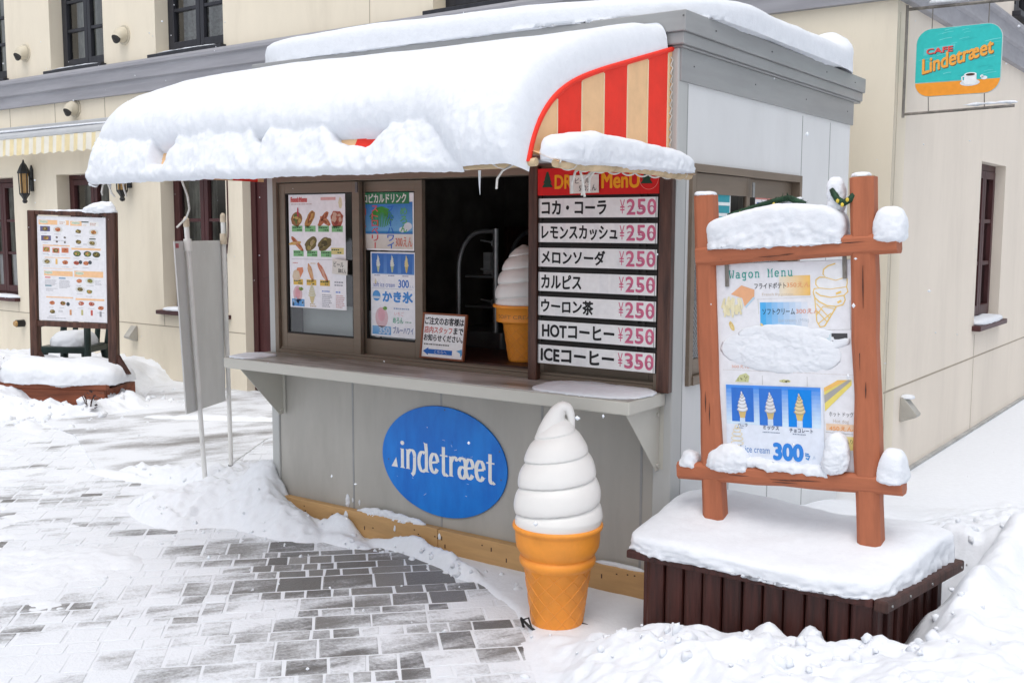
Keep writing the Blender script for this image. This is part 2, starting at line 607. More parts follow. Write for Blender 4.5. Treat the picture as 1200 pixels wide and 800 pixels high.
ROPE = mat('white_rope', (0.62, 0.60, 0.56), 0.8, 0.15, 30)
BROWNWOOD = mat('dark_brown_wood', (0.055, 0.022, 0.016), 0.5, 0.45, 9, (3, 3, 0.3), bump=0.002)
MENUPOST = mat('menu_post_wood', (0.055, 0.020, 0.014), 0.42, 0.5, 12, (3, 3, 0.25), col2=(0.16, 0.07, 0.045), hi=0.8, bump=0.002)
STAIN = mat('terracotta_wood', (0.38, 0.120, 0.056), 0.62, 0.13, 7, (4, 4, 0.5), bump=0.003)
STAIN_H = mat('terracotta_wood_rail', (0.38, 0.120, 0.056), 0.62, 0.13, 7, (0.5, 4, 4), bump=0.003)
CUTWOOD = mat('weathered_end_grain', (0.30, 0.22, 0.15), 0.8, 0.3, 14)
PLANTER = mat('chestnut_slats', (0.050, 0.0135, 0.010), 0.42, 0.45, 10, (4, 4, 0.3), bump=0.003)
BRICKWOOD = mat('red_brown_planks', (0.20, 0.058, 0.026), 0.6, 0.35, 5, (0.4, 3, 4), bump=0.003)
WHITEPLASTIC = mat('white_plastic', (0.80, 0.79, 0.765), 0.38, 0.03, 3)
INNERWHITE = mat('white_plastic_shade', (0.74, 0.73, 0.70), 0.45, 0.03, 3)
ORANGE = mat('orange_cone', (0.84, 0.31, 0.04), 0.45, 0.10, 7)
ORANGE_LINE = mat('orange_cone_relief', (0.79, 0.30, 0.05), 0.42, 0.05, 5)
BLACKIRON = mat('black_iron', (0.012, 0.012, 0.013), 0.4, 0.3, 10)
AMBER = mat('amber_glass', (0.40, 0.24, 0.09), 0.25, 0.2, 6)
STEEL = mat('brushed_steel', (0.36, 0.36, 0.36), 0.35, 0.12, 8, (1, 1, 6), metal=0.7)
DARKSTEEL = mat('dark_steel', (0.14, 0.14, 0.14), 0.4, 0.2, 8, metal=0.6)
GALV = mat('galvanised_pole', (0.20, 0.185, 0.165), 0.5, 0.4, 14, (1, 1, .5), metal=0.4)
SILVER = mat('silver_sheet', (0.56, 0.56, 0.555), 0.55, 0.07, 3, (1, 1, 0.5), stain=.35, stain_scale=4, stain_col=(.36, .35, .33))
PVC = mat('white_painted_pole', (0.64, 0.635, 0.615), 0.5, 0.12, 16, (1, 1, 0.3), lo=0.3, hi=0.5)
BONE = mat('bone_plastic_cap', (0.52, 0.44, 0.33), 0.6, 0.15, 20)
CHAIRGREEN = mat('dark_green_plastic', (0.010, 0.024, 0.020), 0.35, 0.25, 8)
LEAF = mat('winter_leaf', (0.016, 0.030, 0.014), 0.6, 0.5, 20, col2=(0.06, 0.020, 0.024))
FIR = mat('garland_green', (0.010, 0.045, 0.020), 0.7, 0.5, 30)
YELLOWBULB = mat('yellow_bulb', (0.65, 0.50, 0.06), 0.4, 0.2)
VENTCREAM = mat('vent_cover', (0.58, 0.53, 0.42), 0.5, 0.08)
VENTGREY = mat('vent_grey', (0.40, 0.385, 0.35), 0.5, 0.12)
AWNCREAM = mat('pale_awning_cloth', (0.74, 0.63, 0.38), 0.8, 0.08)
AWNWHITE = mat('pale_awning_stripe', (0.74, 0.71, 0.62), 0.8, 0.06)

# ------------------------------------------------------------------ the cafe building behind
DB = R(-1.3975)
BO = (-6.559, 2.955, 0.0)
bld = thing('cafe_building', 'cream rendered two storey building with grey cornice behind the kiosk', 'building', BO, (0, 0, DB))
SC_ = 6.606                                   # where the front turns the corner
def ff(a, d, z): return (a, d, z)             # front wall: a along, d inwards
def fs(a, d, z): return (SC_ - d, a, z)       # side wall: a goes away from the corner
LOWER = [(-5.15, -4.05, 0.76, 2.25), (-3.07, -2.0, 0.76, 2.25), (-1.05, 0.03, 0.76, 2.25), (0.29, 1.25, -0.3, 2.3)]
UPPER = [(-5.15, -4.07, 3.44, 5.0), (-3.08, -2.0, 3.44, 5.0), (-1.05, 0.06, 3.44, 5.0), (2.79, 3.87, 3.44, 5.0)]
w = MB()
wall_panel(w, -9.0, SC_, -0.4, 5.8, LOWER + UPPER, 0.0, 0.26, ff)
w.build('front_wall', CREAM, bld, fix=False)
w = MB()
SIDEW = [(2.38, 3.28, 0.86, 2.20), (3.25, 4.2, 3.52, 5.0), (6.6, 7.5, 0.86, 2.20)]
wall_panel(w, 0.262, 14.0, -0.6, 5.8, SIDEW, 0.0, 0.26, fs)
w.add([fs(0, 0, -.6), fs(.262, 0, -.6), fs(.262, 0, 5.8), fs(0, 0, 5.8)], [(0, 1, 2, 3)])
w.build('side_wall', CREAM_SIDE, bld, fix=False)
MB().box(-9.0, SC_ + .12, -0.12, 14.0, 5.80, 5.95).build('roof', BAND, bld)
MB().box(-8.7, SC_ - 0.3, 1.3, 13.7, -0.3, 5.7).build('light_block_box', DARKROOM, bld)  # dark box added behind the windows to block light and read as dim rooms
b = MB()
b.prism([(0, 3.07), (-.05, 3.07), (-.05, 3.20), (-.075, 3.215), (-.075, 3.33), (-.10, 3.345), (-.10, 3.375), (-.085, 3.40), (0, 3.405)], -9.0, SC_ - .0, 'yz')
for k in range(5):
    b.box(-4.14 + 4.05 * (k - 1) , -4.132 + 4.05 * (k - 1), -.052, -.04, 3.075, 3.195)
pr = [(0, 3.07), (.05, 3.07), (.05, 3.20), (.075, 3.215), (.075, 3.33), (.10, 3.345), (.10, 3.375), (.085, 3.40), (0, 3.405)]
b.prism([(SC_ + q, z) for q, z in pr], -0.10, 14.0, 'xz')
b.build('cornice', BAND, bld)
j = MB()
for s in (-8.08, -7.08, -6.07, -5.06, -4.045, -3.035, -2.02, -1.01, 2.06):
    if s != 2.06:
        j.box(s - .005, s + .005, -.0015, 0, 2.84, 3.07)
for s in (2.06, 4.6):
    j.box(s - .004, s + .004, -.0015, 0, 3.41, 5.8)
for a, c in ((-9.0, -3.09), (-1.99, .285), (1.26, SC_)):
    j.box(a, c, -.0015, 0, .578, .588)
j.box(-3.09, -1.99, -.0015, 0, .578, .588)
for s in (-4.05, -1.05):
    j.box(s - .004, s + .004, -.0015, 0, .59, .75)
j.box(-1.054, -1.046, -.0015, 0, 2.26, 2.8)
j.box(SC_, SC_ + .0015, .02, 14, .585, .597)
for a in (2.42, 6.64):
    j.box(SC_, SC_ + .0015, a, a + .008, .6, .78)
    j.box(SC_, SC_ + .0015, a, a + .008, -.01, .58)
j.box(SC_, SC_ + .0015, .055, .061, -.0, 3.0)
j.build('wall_joints', JOINT, bld)
p = MB()
p.box(SC_ - 0.001, SC_ + .03, 0, 14, -.6, -.012)
p.build('plinth', PLINTH, bld)

def casement(a0, a1, z0, z1, f, mframe, rows, curtain, style, sill=True, name='window', d0=0.16):
    """two leaves hung in a deep reveal, glass, curtain behind"""
    t = 0.055
    fr = MB()
    def bx(mb, a, c, e, g, dd0, dd1, mi=0):
        P = [f(x, y, z) for x in (a, c) for y in (dd0, dd1) for z in (e, g)]
        mb.add(P, [(0, 1, 3, 2), (4, 6, 7, 5), (0, 4, 5, 1), (2, 3, 7, 6), (0, 2, 6, 4), (1, 5, 7, 3)], mi)
    bx(fr, a0, a0 + t, z0, z1, d0, d0 + .08); bx(fr, a1 - t, a1, z0, z1, d0, d0 + .08)
    bx(fr, a0 + t, a1 - t, z1 - t, z1, d0, d0 + .08); bx(fr, a0 + t, a1 - t, z0, z0 + .05, d0, d0 + .08)
    mid = (a0 + a1) / 2
    for (l0, l1) in ((a0 + t + .004, mid - .003), (mid + .003, a1 - t - .004)):
        q = 0.062
        bx(fr, l0, l0 + q, z0 + .055, z1 - t - .004, d0 - .015, d0 + .04)
        bx(fr, l1 - q, l1, z0 + .055, z1 - t - .004, d0 - .015, d0 + .04)
        bx(fr, l0 + q, l1 - q, z0 + .055, z0 + .055 + q + .02, d0 - .015, d0 + .04)
        bx(fr, l0 + q, l1 - q, z1 - t - .004 - q, z1 - t - .004, d0 - .015, d0 + .04)
        h0, h1 = z0 + .055 + q + .02, z1 - t - .004 - q
        for k in range(1, rows):
            zz = h0 + (h1 - h0) * k / rows
            bx(fr, l0 + q, l1 - q, zz - .017, zz + .017, d0 - .008, d0 + .03)
    o = fr.build(name, mframe, bld, bevel=0.004)
    g = MB()
    g.add([f(a0 + t, d0 + .02, z0 + .05), f(a1 - t, d0 + .02, z0 + .05), f(a1 - t, d0 + .02, z1 - t), f(a0 + t, d0 + .02, z1 - t)], [(0, 1, 2, 3)])
    g.build('pane', GLASS, o, fix=False)
    cu = MB()
    n = 40
    spans = {'split': ((a0, a0 + (a1 - a0) * .42), (a0 + (a1 - a0) * .58, a1)), 'full': ((a0, a1),), 'right': ((mid - .1, a1),)}[curtain]
    for s0, s1 in spans:
        V, F = [], []
        for i in range(n + 1):
            x = s0 + (s1 - s0) * i / n
            dd = d0 + .20 + .025 * math.sin(i * 1.3) + .012 * math.sin(i * 2.9)
            V += [f(x, dd, z0), f(x, dd, z1)]
        for i in range(n):
            F.append((2 * i, 2 * i + 2, 2 * i + 3, 2 * i + 1))
        cu.add(V, F, 0, (1, 1, 1), True)
    cu.build('curtain', LACE if style == 'lace' else CURTAIN, o, fix=False)
    if sill:
        s_ = MB()
        bx(s_, a0 - .06, a1 + .04, z0 - .045, z0 - .002, -.07, d0 + .02)
        s_.build('sill', mframe, o, bevel=0.006)
    return o

for k, (a0, a1, z0, z1) in enumerate(UPPER):
    casement(a0, a1, z0, z1, ff, CHARCOAL, 4, 'split' if k == 1 else 'full', 'lace' if k == 2 else 'plain')
for k, (a0, a1, z0, z1) in enumerate(LOWER[:3]):
    casement(a0, a1, z0, z1, ff, MAROON, 3, 'full' if k != 2 else 'split', 'plain' if k != 2 else 'plain')
for k, (a0, a1, z0, z1) in enumerate(SIDEW):
    casement(a0, a1, z0, z1, fs, CHARCOAL if k == 1 else MAROON, 3, 'full', 'plain', d0=.085)
d = MB()
d.box(.29, .36, .10, .18, 0, 2.3); d.box(1.18, 1.25, .10, .18, 0, 2.3); d.box(.36, 1.18, .10, .18, 2.22, 2.3)
d.box(.364, .735, .12, .165, 0.02, 2.215); d.box(.74, 1.176, .12, .165, 0.02, 2.215)
for a in (.44, .82):
    d.box(a, a + .22, .112, .118, .2, .95); d.box(a, a + .22, .112, .118, 1.15, 2.05)
door = d.build('door', MAROON, bld, bevel=.006)
h = MB()
h.tube([(.70, .118, .98), (.70, .07, .98)], .012); h.tube([(.70, .07, .98), (.60, .07, .98)], .011)
h.build('handle', DARKSTEEL, door)

# the pale awning folded against the wall
aw = MB()
aw.box(-9.0, -1.35, -.10, -.002, 2.775, 2.835)
awn = aw.build('folded_awning', STEELW, bld, bevel=.006)
c = MB()
c.tube([(-9.0, -.235, 2.70), (-1.35, -.235, 2.70)], .052, 16)
for s in (-8, -6.2, -4.4, -2.6):
    c.box(s - .02, s + .02, -.24, -.10, 2.74, 2.77)
c.build('cassette', STEELW, awn)
va = MB()
n = 300
x = -9.0
i = 0
while x < -1.36:
    wdt = .085
    zz = 2.47 + .02 * math.sin(i * 1.1)
    k = 6
    for q in range(k):
        u0, u1 = x + wdt * q / k, x + wdt * (q + 1) / k
        s0 = .022 * math.sin(math.pi * ((u0 * 5.2) % 1)); s1 = .022 * math.sin(math.pi * ((u1 * 5.2) % 1 if (u1 * 5.2) % 1 > 1e-6 else 1))
        y0 = -.29 + .008 * math.sin(u0 * 30); y1 = -.29 + .008 * math.sin(u1 * 30)
        va.add([(u0, y0, 2.49 - s0), (u1, y1, 2.49 - s1), (u1, y1 + .012, 2.665), (u0, y0 + .012, 2.665)], [(0, 1, 2, 3)], i % 2, smooth=False)
    x += wdt
    i += 1
va.build('valance', [AWNCREAM, AWNWHITE], awn, fix=False)
sn = snow_pad('awning_bar_snow', (0, 0, 0), (3.8, .045, .022), 3, .008, 5, .05, seed=31, label='thin line of snow on the bar of the pale folded awning')
sn.parent = bld; sn.location = (-5.2, -.235, 2.755)
del sn['kind']; del sn['label']; del sn['category']

def vent_hood(a, z, f=ff, s=1.0):
    v = MB()
    n = 20
    # round flange, then a drooping hood open underneath
    for (r, d0, d1) in ((.105 * s, -.012, 0),):
        P = [f(a + r * math.cos(2 * math.pi * i / n), d, z + r * math.sin(2 * math.pi * i / n)) for d in (d0, d1) for i in range(n)]
        v.add(P, [tuple(range(n))] + [(i, (i + 1) % n, (i + 1) % n + n, i + n) for i in range(n)])
    rings = []
    for t in range(7):
        q = t / 6
        ang = q * 1.25
        rr = .085 * s * (1 - .15 * q)
        cx, cz = -.085 * s * math.sin(ang), .0 - .06 * s * (1 - math.cos(ang)) * 1.4
        ring = []
        for i in range(n):
            th = 2 * math.pi * i / n
            lx, lz = rr * math.cos(th), rr * math.sin(th)
            ring.append(f(a + lx, -.012 + cx - max(0, lz) * math.sin(ang) * .6 - .004, z + cz + lz * math.cos(ang * .75)))
        rings += ring
    v.add(rings, [(t * n + i, t * n + (i + 1) % n, (t + 1) * n + (i + 1) % n, (t + 1) * n + i) for t in range(6) for i in range(n)], smooth=True)
    o = v.build('vent_hood', VENTCREAM, bld)
    k = MB()
    k.add([Vector(q) for q in rings[-n:]], [tuple(range(n))])
    k.build('grille', GASKET, o, fix=False)
for a, z in ((-3.62, 3.70), (-2.60, 2.99), (-1.6, 3.70), (-.6, 2.99)):
    vent_hood(a, z)

def wall_hood(a, z, f):
    v = MB()
    prof = [(0.0, -.085), (-.012, -.085), (-.11, -.045), (-.115, -.028), (-.02, .085), (0, .085)]
    P = [f(a - .05, d_, z + q) for d_, q in prof] + [f(a + .05, d_, z + q) for d_, q in prof]
    n = len(prof)
    v.add(P, [tuple(range(n)), tuple(reversed(range(n, 2 * n)))] + [(i, (i + 1) % n, (i + 1) % n + n, i + n) for i in range(n)])
    return v.build('vent_box', VENTGREY, bld, bevel=.004)
wall_hood(-1.60, .47, ff)
wall_hood(.45, .43, fs)
wl = MB()
wl.tube([(-3.95, -.0, .45), (-3.95, -.10, .45)], .045, 14)
wlo = wl.build('wall_light', BLACKIRON, bld)
MB().tube([(-3.95, -.10, .45), (-3.95, -.125, .45)], [.04, .03], 14).build('lens', AMBER, wlo)
cb = MB()
cb.tube([(.065, -.006, z) for z in (2.8, 2.3, 1.9, 1.7)] + [(.09, -.03, 1.55), (.085, -.04, 1.44), (.05, -.02, 1.38)], .007, 6)
cb.build('wall_cable', MAROON, bld)

def lantern(s, label):
    root = thing('wall_lantern', label, 'lantern', group='iron wall lanterns on the cafe wall')
    root.parent = None
    root.matrix_world = Matrix.Translation(BO) @ Matrix.Rotation(DB, 4, 'Z') @ Matrix.Translation((s, -.105, 1.92)) @ Matrix.Diagonal((.72, .66, .92, 1))
    k = MB()
    k.lathe([(.001, 0), (.03, 0.005), (.045, .03), (.03, .05), (.05, .08), (.085, .115), (.09, .13), (.07, .135)], 6, smooth=False)
    k.build('base', BLACKIRON, root)
    k = MB()
    for i in range(6):
        t = 2 * math.pi * i / 6
        k.tube([(.078 * math.cos(t), .078 * math.sin(t), .13), (.09 * math.cos(t), .09 * math.sin(t), .40)], .009, 6)
    k.build('cage', BLACKIRON, root)
    MB().lathe([(.062, .135), (.072, .395)], 6, smooth=False).build('glass', AMBER, root)
    MB().lathe([(.105, .385), (.11, .40), (.075, .46), (.05, .50), (.02, .53), (.012, .56), (.001, .57)], 6, smooth=False).build('cap', BLACKIRON, root)
    k = MB()
    k.tube([(0, .16, .30), (0, .11, .33), (0, .06, .47), (0, .0, .50)], .014, 8)
    k.prism([(-.045, .16), (.045, .16), (.045, .44), (0, .50), (-.045, .44)], .135, .159, 'xz')
    k.build('bracket', BLACKIRON, root)
lantern(-3.60, 'black iron lantern left of the menu board, under the pale awning')
lantern(-1.59, 'black iron lantern half hidden by the snowy kiosk canopy')

# ------------------------------------------------------------------ hanging cafe sign
hs_ = thing('hanging_sign', 'turquoise and orange cafe sign hanging from an iron bracket on the side wall', 'sign', (0.05, 2.97, 2.36))
k = MB()
k.tube([(.0, 0, 0), (.0, 0, .70)], .014, 8)
k.tube([(.0, 0, .02), (.66, 0, .035)], .009, 8)
k.tube([(.0, 0, .675), (.66, 0, .665)], .010, 8)
k.build('bracket', GALV, hs_)
for u in (.16, .49):
    MB().tube([(u, 0, .67), (u, 0, .52)], .003, 6).build('hanger_wire', GALV, hs_)
    MB().tube([(u - .005, 0, .13), (u, 0, .03)], .003, 6).build('hanger_wire', GALV, hs_)
def rrect(u0, v0, u1, v1, r, n=6):
    pts = []
    for (cx, cy, a) in ((u1 - r, v1 - r, 0), (u0 + r, v1 - r, 90), (u0 + r, v0 + r, 180), (u1 - r, v0 + r, 270)):
        for i in range(n + 1):
            t = R(a + 90 * i / n)
            pts.append((cx + r * math.cos(t), cy + r * math.sin(t)))
    return pts
out = rrect(.07, .12, .575, .54, .09)
bd = MB()
bd.prism(out, -.006, .012, 'xz')
bd.build('board', mat('sign_board_edge', (.45, .55, .52), .5), hs_, bevel=.002)
P = Print(M_front((0, -.0065, 0)))
TEAL, ORG = (0.035, 0.52, 0.50), (0.88, 0.33, 0.035)
inner = rrect(.073, .123, .572, .537, .088)
zs = .206
P.poly([q for q in inner if q[1] >= zs] and [(.073, zs)] + [(.572, zs)] + [q for q in inner if q[1] >= zs], TEAL, 1)
P.poly([q for q in inner if q[1] < zs] + [(.572, zs), (.073, zs)] if False else [(.073, zs)] + [q for q in inner if q[1] < zs and q[0] < .3] + [q for q in inner if q[1] < zs and q[0] >= .3] + [(.572, zs)], ORG, 1)
random.seed(5)
for i in range(34):
    u, v = random.uniform(.08, .5), random.uniform(.225, .525)
    l_ = random.uniform(.03, .1)
    u1_ = min(u + l_, .565)
    P.line([(u, v), ((u + u1_) / 2, v + .004 + (u1_ - u) * .05), (u1_, v + (u1_ - u) * .13)], random.uniform(.0015, .005), random.choice([(.10, .62, .60), (.16, .66, .64), (.03, .46, .46)]), 2)
P.poly([(.115, .375), (.30, .40), (.305, .435), (.12, .42)], (.10, .60, .60), 2.5)
for (dx, dz, c_, L_) in ((.004, -.004, (.05, .05, .06), 3), (0, 0, (.80, .10, .09), 4)):
    P.text('CAFE', .135 + dx, .383 + dz, .290 + dx, .415 + dz, c_, L_, bold=.03, rise=.05)
for (dx, dz, c_, L_) in ((.004, -.005, (.16, .10, .05), 3), (0, 0, (.88, .40, .07), 4)):
    P.text('Lindetræet', .115 + dx, .262 + dz, .525 + dx, .352 + dz, c_, L_, bold=.028, rise=.24, slant=-.02)
P.ell(.40, .190, .058, .020, (.72, .76, .78), 3)
P.ell(.40, .193, .036, .010, (.86, .88, .90), 4)
P.poly([(.366, .198), (.372, .180), (.43, .180), (.438, .198), (.437, .240), (.366, .240)], (.84, .86, .88), 5)
P.ell(.4015, .240, .036, .012, (.90, .92, .93), 6)
P.ell(.4015, .239, .027, .008, (.08, .04, .03), 7)
P.line([(.366, .232), (.352, .226), (.355, .205), (.368, .2)], .006, (.84, .86, .88), 5)
P.ell(.482, .214, .018, .011, (.80, .85, .87), 5)
P.ell(.468, .224, .010, .009, (.80, .85, .87), 5)
P.build('painted_face', PRINT_DULL, hs_, fix=False)
for nm, c_, hf in (('sign_bar_snow', (.27, -.0, 3.058), (.13, .018, .022)), ('sign_bar_snow', (.52, 0, 2.415), (.16, .015, .012))):
    snow_pad(nm, (c_[0] + .05, 2.97, c_[2]), hf, 3, .012, 18, .012, seed=c_[0] * 9, label='lump of snow on the %s bar of the cafe sign' % ('upper' if c_[2] > 2.6 else 'lower'))
snow_pad('sign_bar_snow', (.20 + .38, 2.97, 3.045), (.05, .014, .012), 3, .01, 18, .012, seed=4, label='small snow lump at the far end of the upper sign bar')
# ------------------------------------------------------------------ the kiosk
KL, KR, KB, KT = -2.60, -0.07, 2.30, 2.40
kio = thing('snack_kiosk', 'grey panelled snack kiosk with serving window and red striped canopy', 'kiosk', (-1.335, 1.1, 0))
KO = Vector((-1.335, 1.1, 0))
def kb(mb, name, m, parent=None, **k):
    """kiosk part built in world coordinates"""
    o = mb.build(name, m, parent or kio, **k)
    if parent is None or parent is kio:
        o.location = -KO
    return o
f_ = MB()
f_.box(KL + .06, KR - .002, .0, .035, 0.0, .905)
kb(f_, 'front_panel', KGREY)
g = MB()
for x in (-1.972, -1.358, -.745, -.215):
    g.box(x - .006, x + .006, -.0016, .01, .02, .884)
kb(g, 'panel_seams', KTRIM)
for (x0, x1) in ((KL, KL + .058), (KR - .085, KR + .004)):
    q = MB()
    q.box(x0, x1, -.012, .085, -.05, KT)
    kb(q, 'corner_post', KPOST, bevel=.006)
q = MB(); q.box(KL + .06, KR - .09, .005, .05, 1.935, KT); kb(q, 'window_header', KTRIM)
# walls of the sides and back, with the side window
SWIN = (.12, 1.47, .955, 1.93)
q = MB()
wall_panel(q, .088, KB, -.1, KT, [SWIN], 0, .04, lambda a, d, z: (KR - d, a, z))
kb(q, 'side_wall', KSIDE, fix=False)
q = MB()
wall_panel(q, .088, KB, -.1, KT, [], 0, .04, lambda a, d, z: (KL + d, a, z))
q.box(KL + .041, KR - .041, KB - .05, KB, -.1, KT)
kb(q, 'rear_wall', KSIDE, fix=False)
q = MB()
for y in (.62, 1.13, 1.66):
    q.box(KR - .001, KR + .0015, y - .004, y + .004, 0, .93)
for y in (1.49, 1.94):
    q.box(KR - .001, KR + .0015, y - .003, y + .003, .93, 2.25)
q.box(KR - .001, KR + .0018, .086, .092, 0, 2.26)
kb(q, 'side_seams', KTRIM)
for x in (KR + .005, KL - .005):
    kb(MB().box(x - .007, x + .007, .0, KB + .02, 2.265, KT), 'side_trim', KTRIM, bevel=.003)
q = MB()   # roof edge: a stepped metal fascia
q.box(KL - .05, KR + .038, -.035, KB + .10, 2.41, 2.46)
q.box(KL - .062, KR + .050, -.047, KB + .11, 2.46, 2.545)
q.box(KL - .03, KR + .025, -.015, KB + .11, KT, 2.41)
kb(q, 'roof_fascia', KTRIM, bevel=.008)
q = MB()
for (x, y, z) in ((-.03, -.0475, 2.52), (KR + .0505, .25, 2.50), (KR + .0505, .9, 2.50), (KR + .0505, 1.7, 2.50), (KR + .0505, 2.2, 2.50)):
    q.box(x - .003, x + .003, y - .003, y + .003, z - .003, z + .003)
for y in (.12, .8, 1.5, 2.2):
    q.box(KR + .012, KR + .0145, y - .003, y + .003, 2.333, 2.339)
kb(q, 'fascia_screws', DARKSTEEL)
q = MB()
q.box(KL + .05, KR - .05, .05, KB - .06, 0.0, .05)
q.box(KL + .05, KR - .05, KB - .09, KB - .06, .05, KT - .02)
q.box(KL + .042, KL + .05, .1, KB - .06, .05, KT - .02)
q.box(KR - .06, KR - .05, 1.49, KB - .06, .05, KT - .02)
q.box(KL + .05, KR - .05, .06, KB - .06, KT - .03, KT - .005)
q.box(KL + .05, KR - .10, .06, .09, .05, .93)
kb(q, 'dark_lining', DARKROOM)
q = MB(); q.box(KL + .06, KR - .1, .055, .56, .945, .985); kb(q, 'inner_counter', BROWNWOOD)
# skirting: beige plank along the bottom
q = MB()
q.box(KL - .03, -1.335, -.065, -.03, .0, .135)
q.box(-1.332, KR + .02, -.065, -.03, -.01, .132)
q.box(KL - .03, KR + .02, -.03, -.002, .0, .128)
random.seed(11)
kb(q, 'skirting_plank', PLYWOOD, bevel=.004)
q = MB()
for i in range(26):
    x = random.uniform(-2.5, -.2)
    z = random.uniform(.05, .115)
    if i % 2:
        q.box(x - .003, x + .003, -.0658, -.065, z - .010, z + .010)
    else:
        q.box(x - .004, x + .004, -.0658, -.065, z - .003, z + .003)
kb(q, 'plank_knots', BROWNWOOD)

# serving shelf on two brackets
q = MB()
q.box(KL - .01, -.095, -.34, -.015, .885, .942)
shelf = kb(q, 'serving_shelf', SHELF, bevel=.006)
q = MB(); q.box(KL + .0, -.105, -.332, -.02, .9425, .945); q.build('wet_top', SHELFTOP, shelf)
for x, sg in ((-2.505, 1), (-.125, 1)):
    q = MB()
    q.prism([(-.315, .884), (-.012, .884), (-.012, .595), (-.04, .595)], x - .002, x + .002, 'yz')
    q.box(x - .002, x + .022, -.014, -.0125, .60, .884)
    for y, z in ((-.03, .62), (-.035, .845)):
        q.tube([(x + .002, y, z), (x + .009, y, z)], .009, 8)
        q.tube([(x - .002, y, z), (x - .009, y, z)], .009, 8)
    q.build('bracket', SHELF, shelf)

# sliding windows of the front
WX0, WX1, WZ0, WZ1 = -2.545, -.125, .945, 1.935
q = MB()
q.box(WX0, WX0 + .03, -.022, .085, WZ0, WZ1); q.box(WX1 - .03, WX1, -.022, .085, WZ0, WZ1)
q.box(WX0 + .03, WX1 - .03, -.022, .085, WZ1 - .042, WZ1)
q.box(WX0 + .03, WX1 - .03, -.022, .085, WZ0, WZ0 + .022)
q.box(WX0 + .03, WX1 - .03, -.012, -.006, WZ0 + .022, WZ0 + .034)
q.box(WX0 + .03, WX1 - .03, .030, .036, WZ0 + .022, WZ0 + .034)
wf = kb(q, 'window_frame', BRONZE, bevel=.002)
def sash(x0, x1, y, bot=.085, top=.055, l=.045, r=.05):
    z0, z1 = WZ0 + .028, WZ1 - .046
    q = MB()
    q.box(x0, x0 + l, y, y + .028, z0, z1); q.box(x1 - r, x1, y, y + .028, z0, z1)
    q.box(x0 + l, x1 - r, y, y + .028, z0, z0 + bot); q.box(x0 + l, x1 - r, y, y + .028, z1 - top, z1)
    o = q.build('sash', BRONZE, wf, bevel=.002)
    q = MB()
    k = .008
    a, b_, c, d_ = x0 + l, x1 - r, z0 + bot, z1 - top
    for bx_ in ((a, a + k, c, d_), (b_ - k, b_, c, d_), (a + k, b_ - k, c, c + k), (a + k, b_ - k, d_ - k, d_)):
        q.box(bx_[0], bx_[1], y + .006, y + .02, bx_[2], bx_[3])
    q.build('gasket', GASKET, o)
    q = MB(); q.add([(a, y + .014, c), (b_, y + .014, c), (b_, y + .014, d_), (a, y + .014, d_)], [(0, 1, 2, 3)])
    q.build('pane', GLASS_K, o, fix=False)
    return o
sash(-2.512, -1.905, -.004)
s2 = sash(-1.935, -1.512, .04, l=.03)
sash(-.805, -.158, .04)
q = MB(); q.box(-1.925, -1.91, -.010, -.004, 1.83, 1.885); q.build('latch', DARKSTEEL, wf)
q = MB()
q.box(-2.46, -2.07, .115, .12, 1.0, 1.215); q.box(-2.04, -1.88, .115, .12, 1.0, 1.20)
q.box(-1.86, -1.56, .115, .12, 1.0, 1.19)
q.build('frosted_screen', mat('frosted_screen', (.72, .73, .71), .4, .05), wf)
q = MB(); q.tube([(-2.055, .11, 1.0), (-2.055, .11, 1.2)], .012, 8); q.build('screen_rod', STEEL, wf)

# side window
q = MB()
y0, y1, z0, z1 = SWIN
X = KR
q.box(X - .05, X + .018, y0, y0 + .035, z0, z1); q.box(X - .05, X + .018, y1 - .035, y1, z0, z1)
q.box(X - .05, X + .018, y0 + .035, y1 - .035, z1 - .035, z1); q.box(X - .05, X + .024, y0 + .035, y1 - .035, z0, z0 + .04)
sw = kb(q, 'side_window', BRONZE, bevel=.002)
for (a, b_, xo) in ((y0 + .037, .80, .0), (.77, y1 - .037, -.028)):
    q = MB()
    zz0, zz1 = z0 + .042, z1 - .037
    q.box(X + xo - .02, X + xo, a, a + .04, zz0, zz1); q.box(X + xo - .02, X + xo, b_ - .04, b_, zz0, zz1)
    q.box(X + xo - .02, X + xo, a + .04, b_ - .04, zz1 - .09, zz1); q.box(X + xo - .02, X + xo, a + .04, b_ - .04, zz0, zz0 + .07)
    o = q.build('sash', BRONZE, sw, bevel=.002)
    q = MB(); q.add([(X + xo - .01, a + .04, zz0 + .07), (X + xo - .01, b_ - .04, zz0 + .07), (X + xo - .01, b_ - .04, zz1 - .09), (X + xo - .01, a + .04, zz1 - .09)], [(0, 1, 2, 3)])
    q.build('pane', GLASS_K, o, fix=False)
q = MB()
for k in range(26):
    y = .2 + k * .022
    q.tube([(X - .033, y, 1.06), (X - .033, min(y + .25, .77), 1.06 + min(.25, .77 - y))], .0022, 4)
    q.tube([(X - .031, y, 1.06 + 0), (X - .031, max(y - .25, .19), 1.06 + min(.25, y - .19))], .0022, 4)
q.build('mesh_guard', STEEL, sw)
q = MB()
q.box(X + .018, X + .024, .775, .80, 1.80, 1.87); q.build('latch', STEEL, sw)

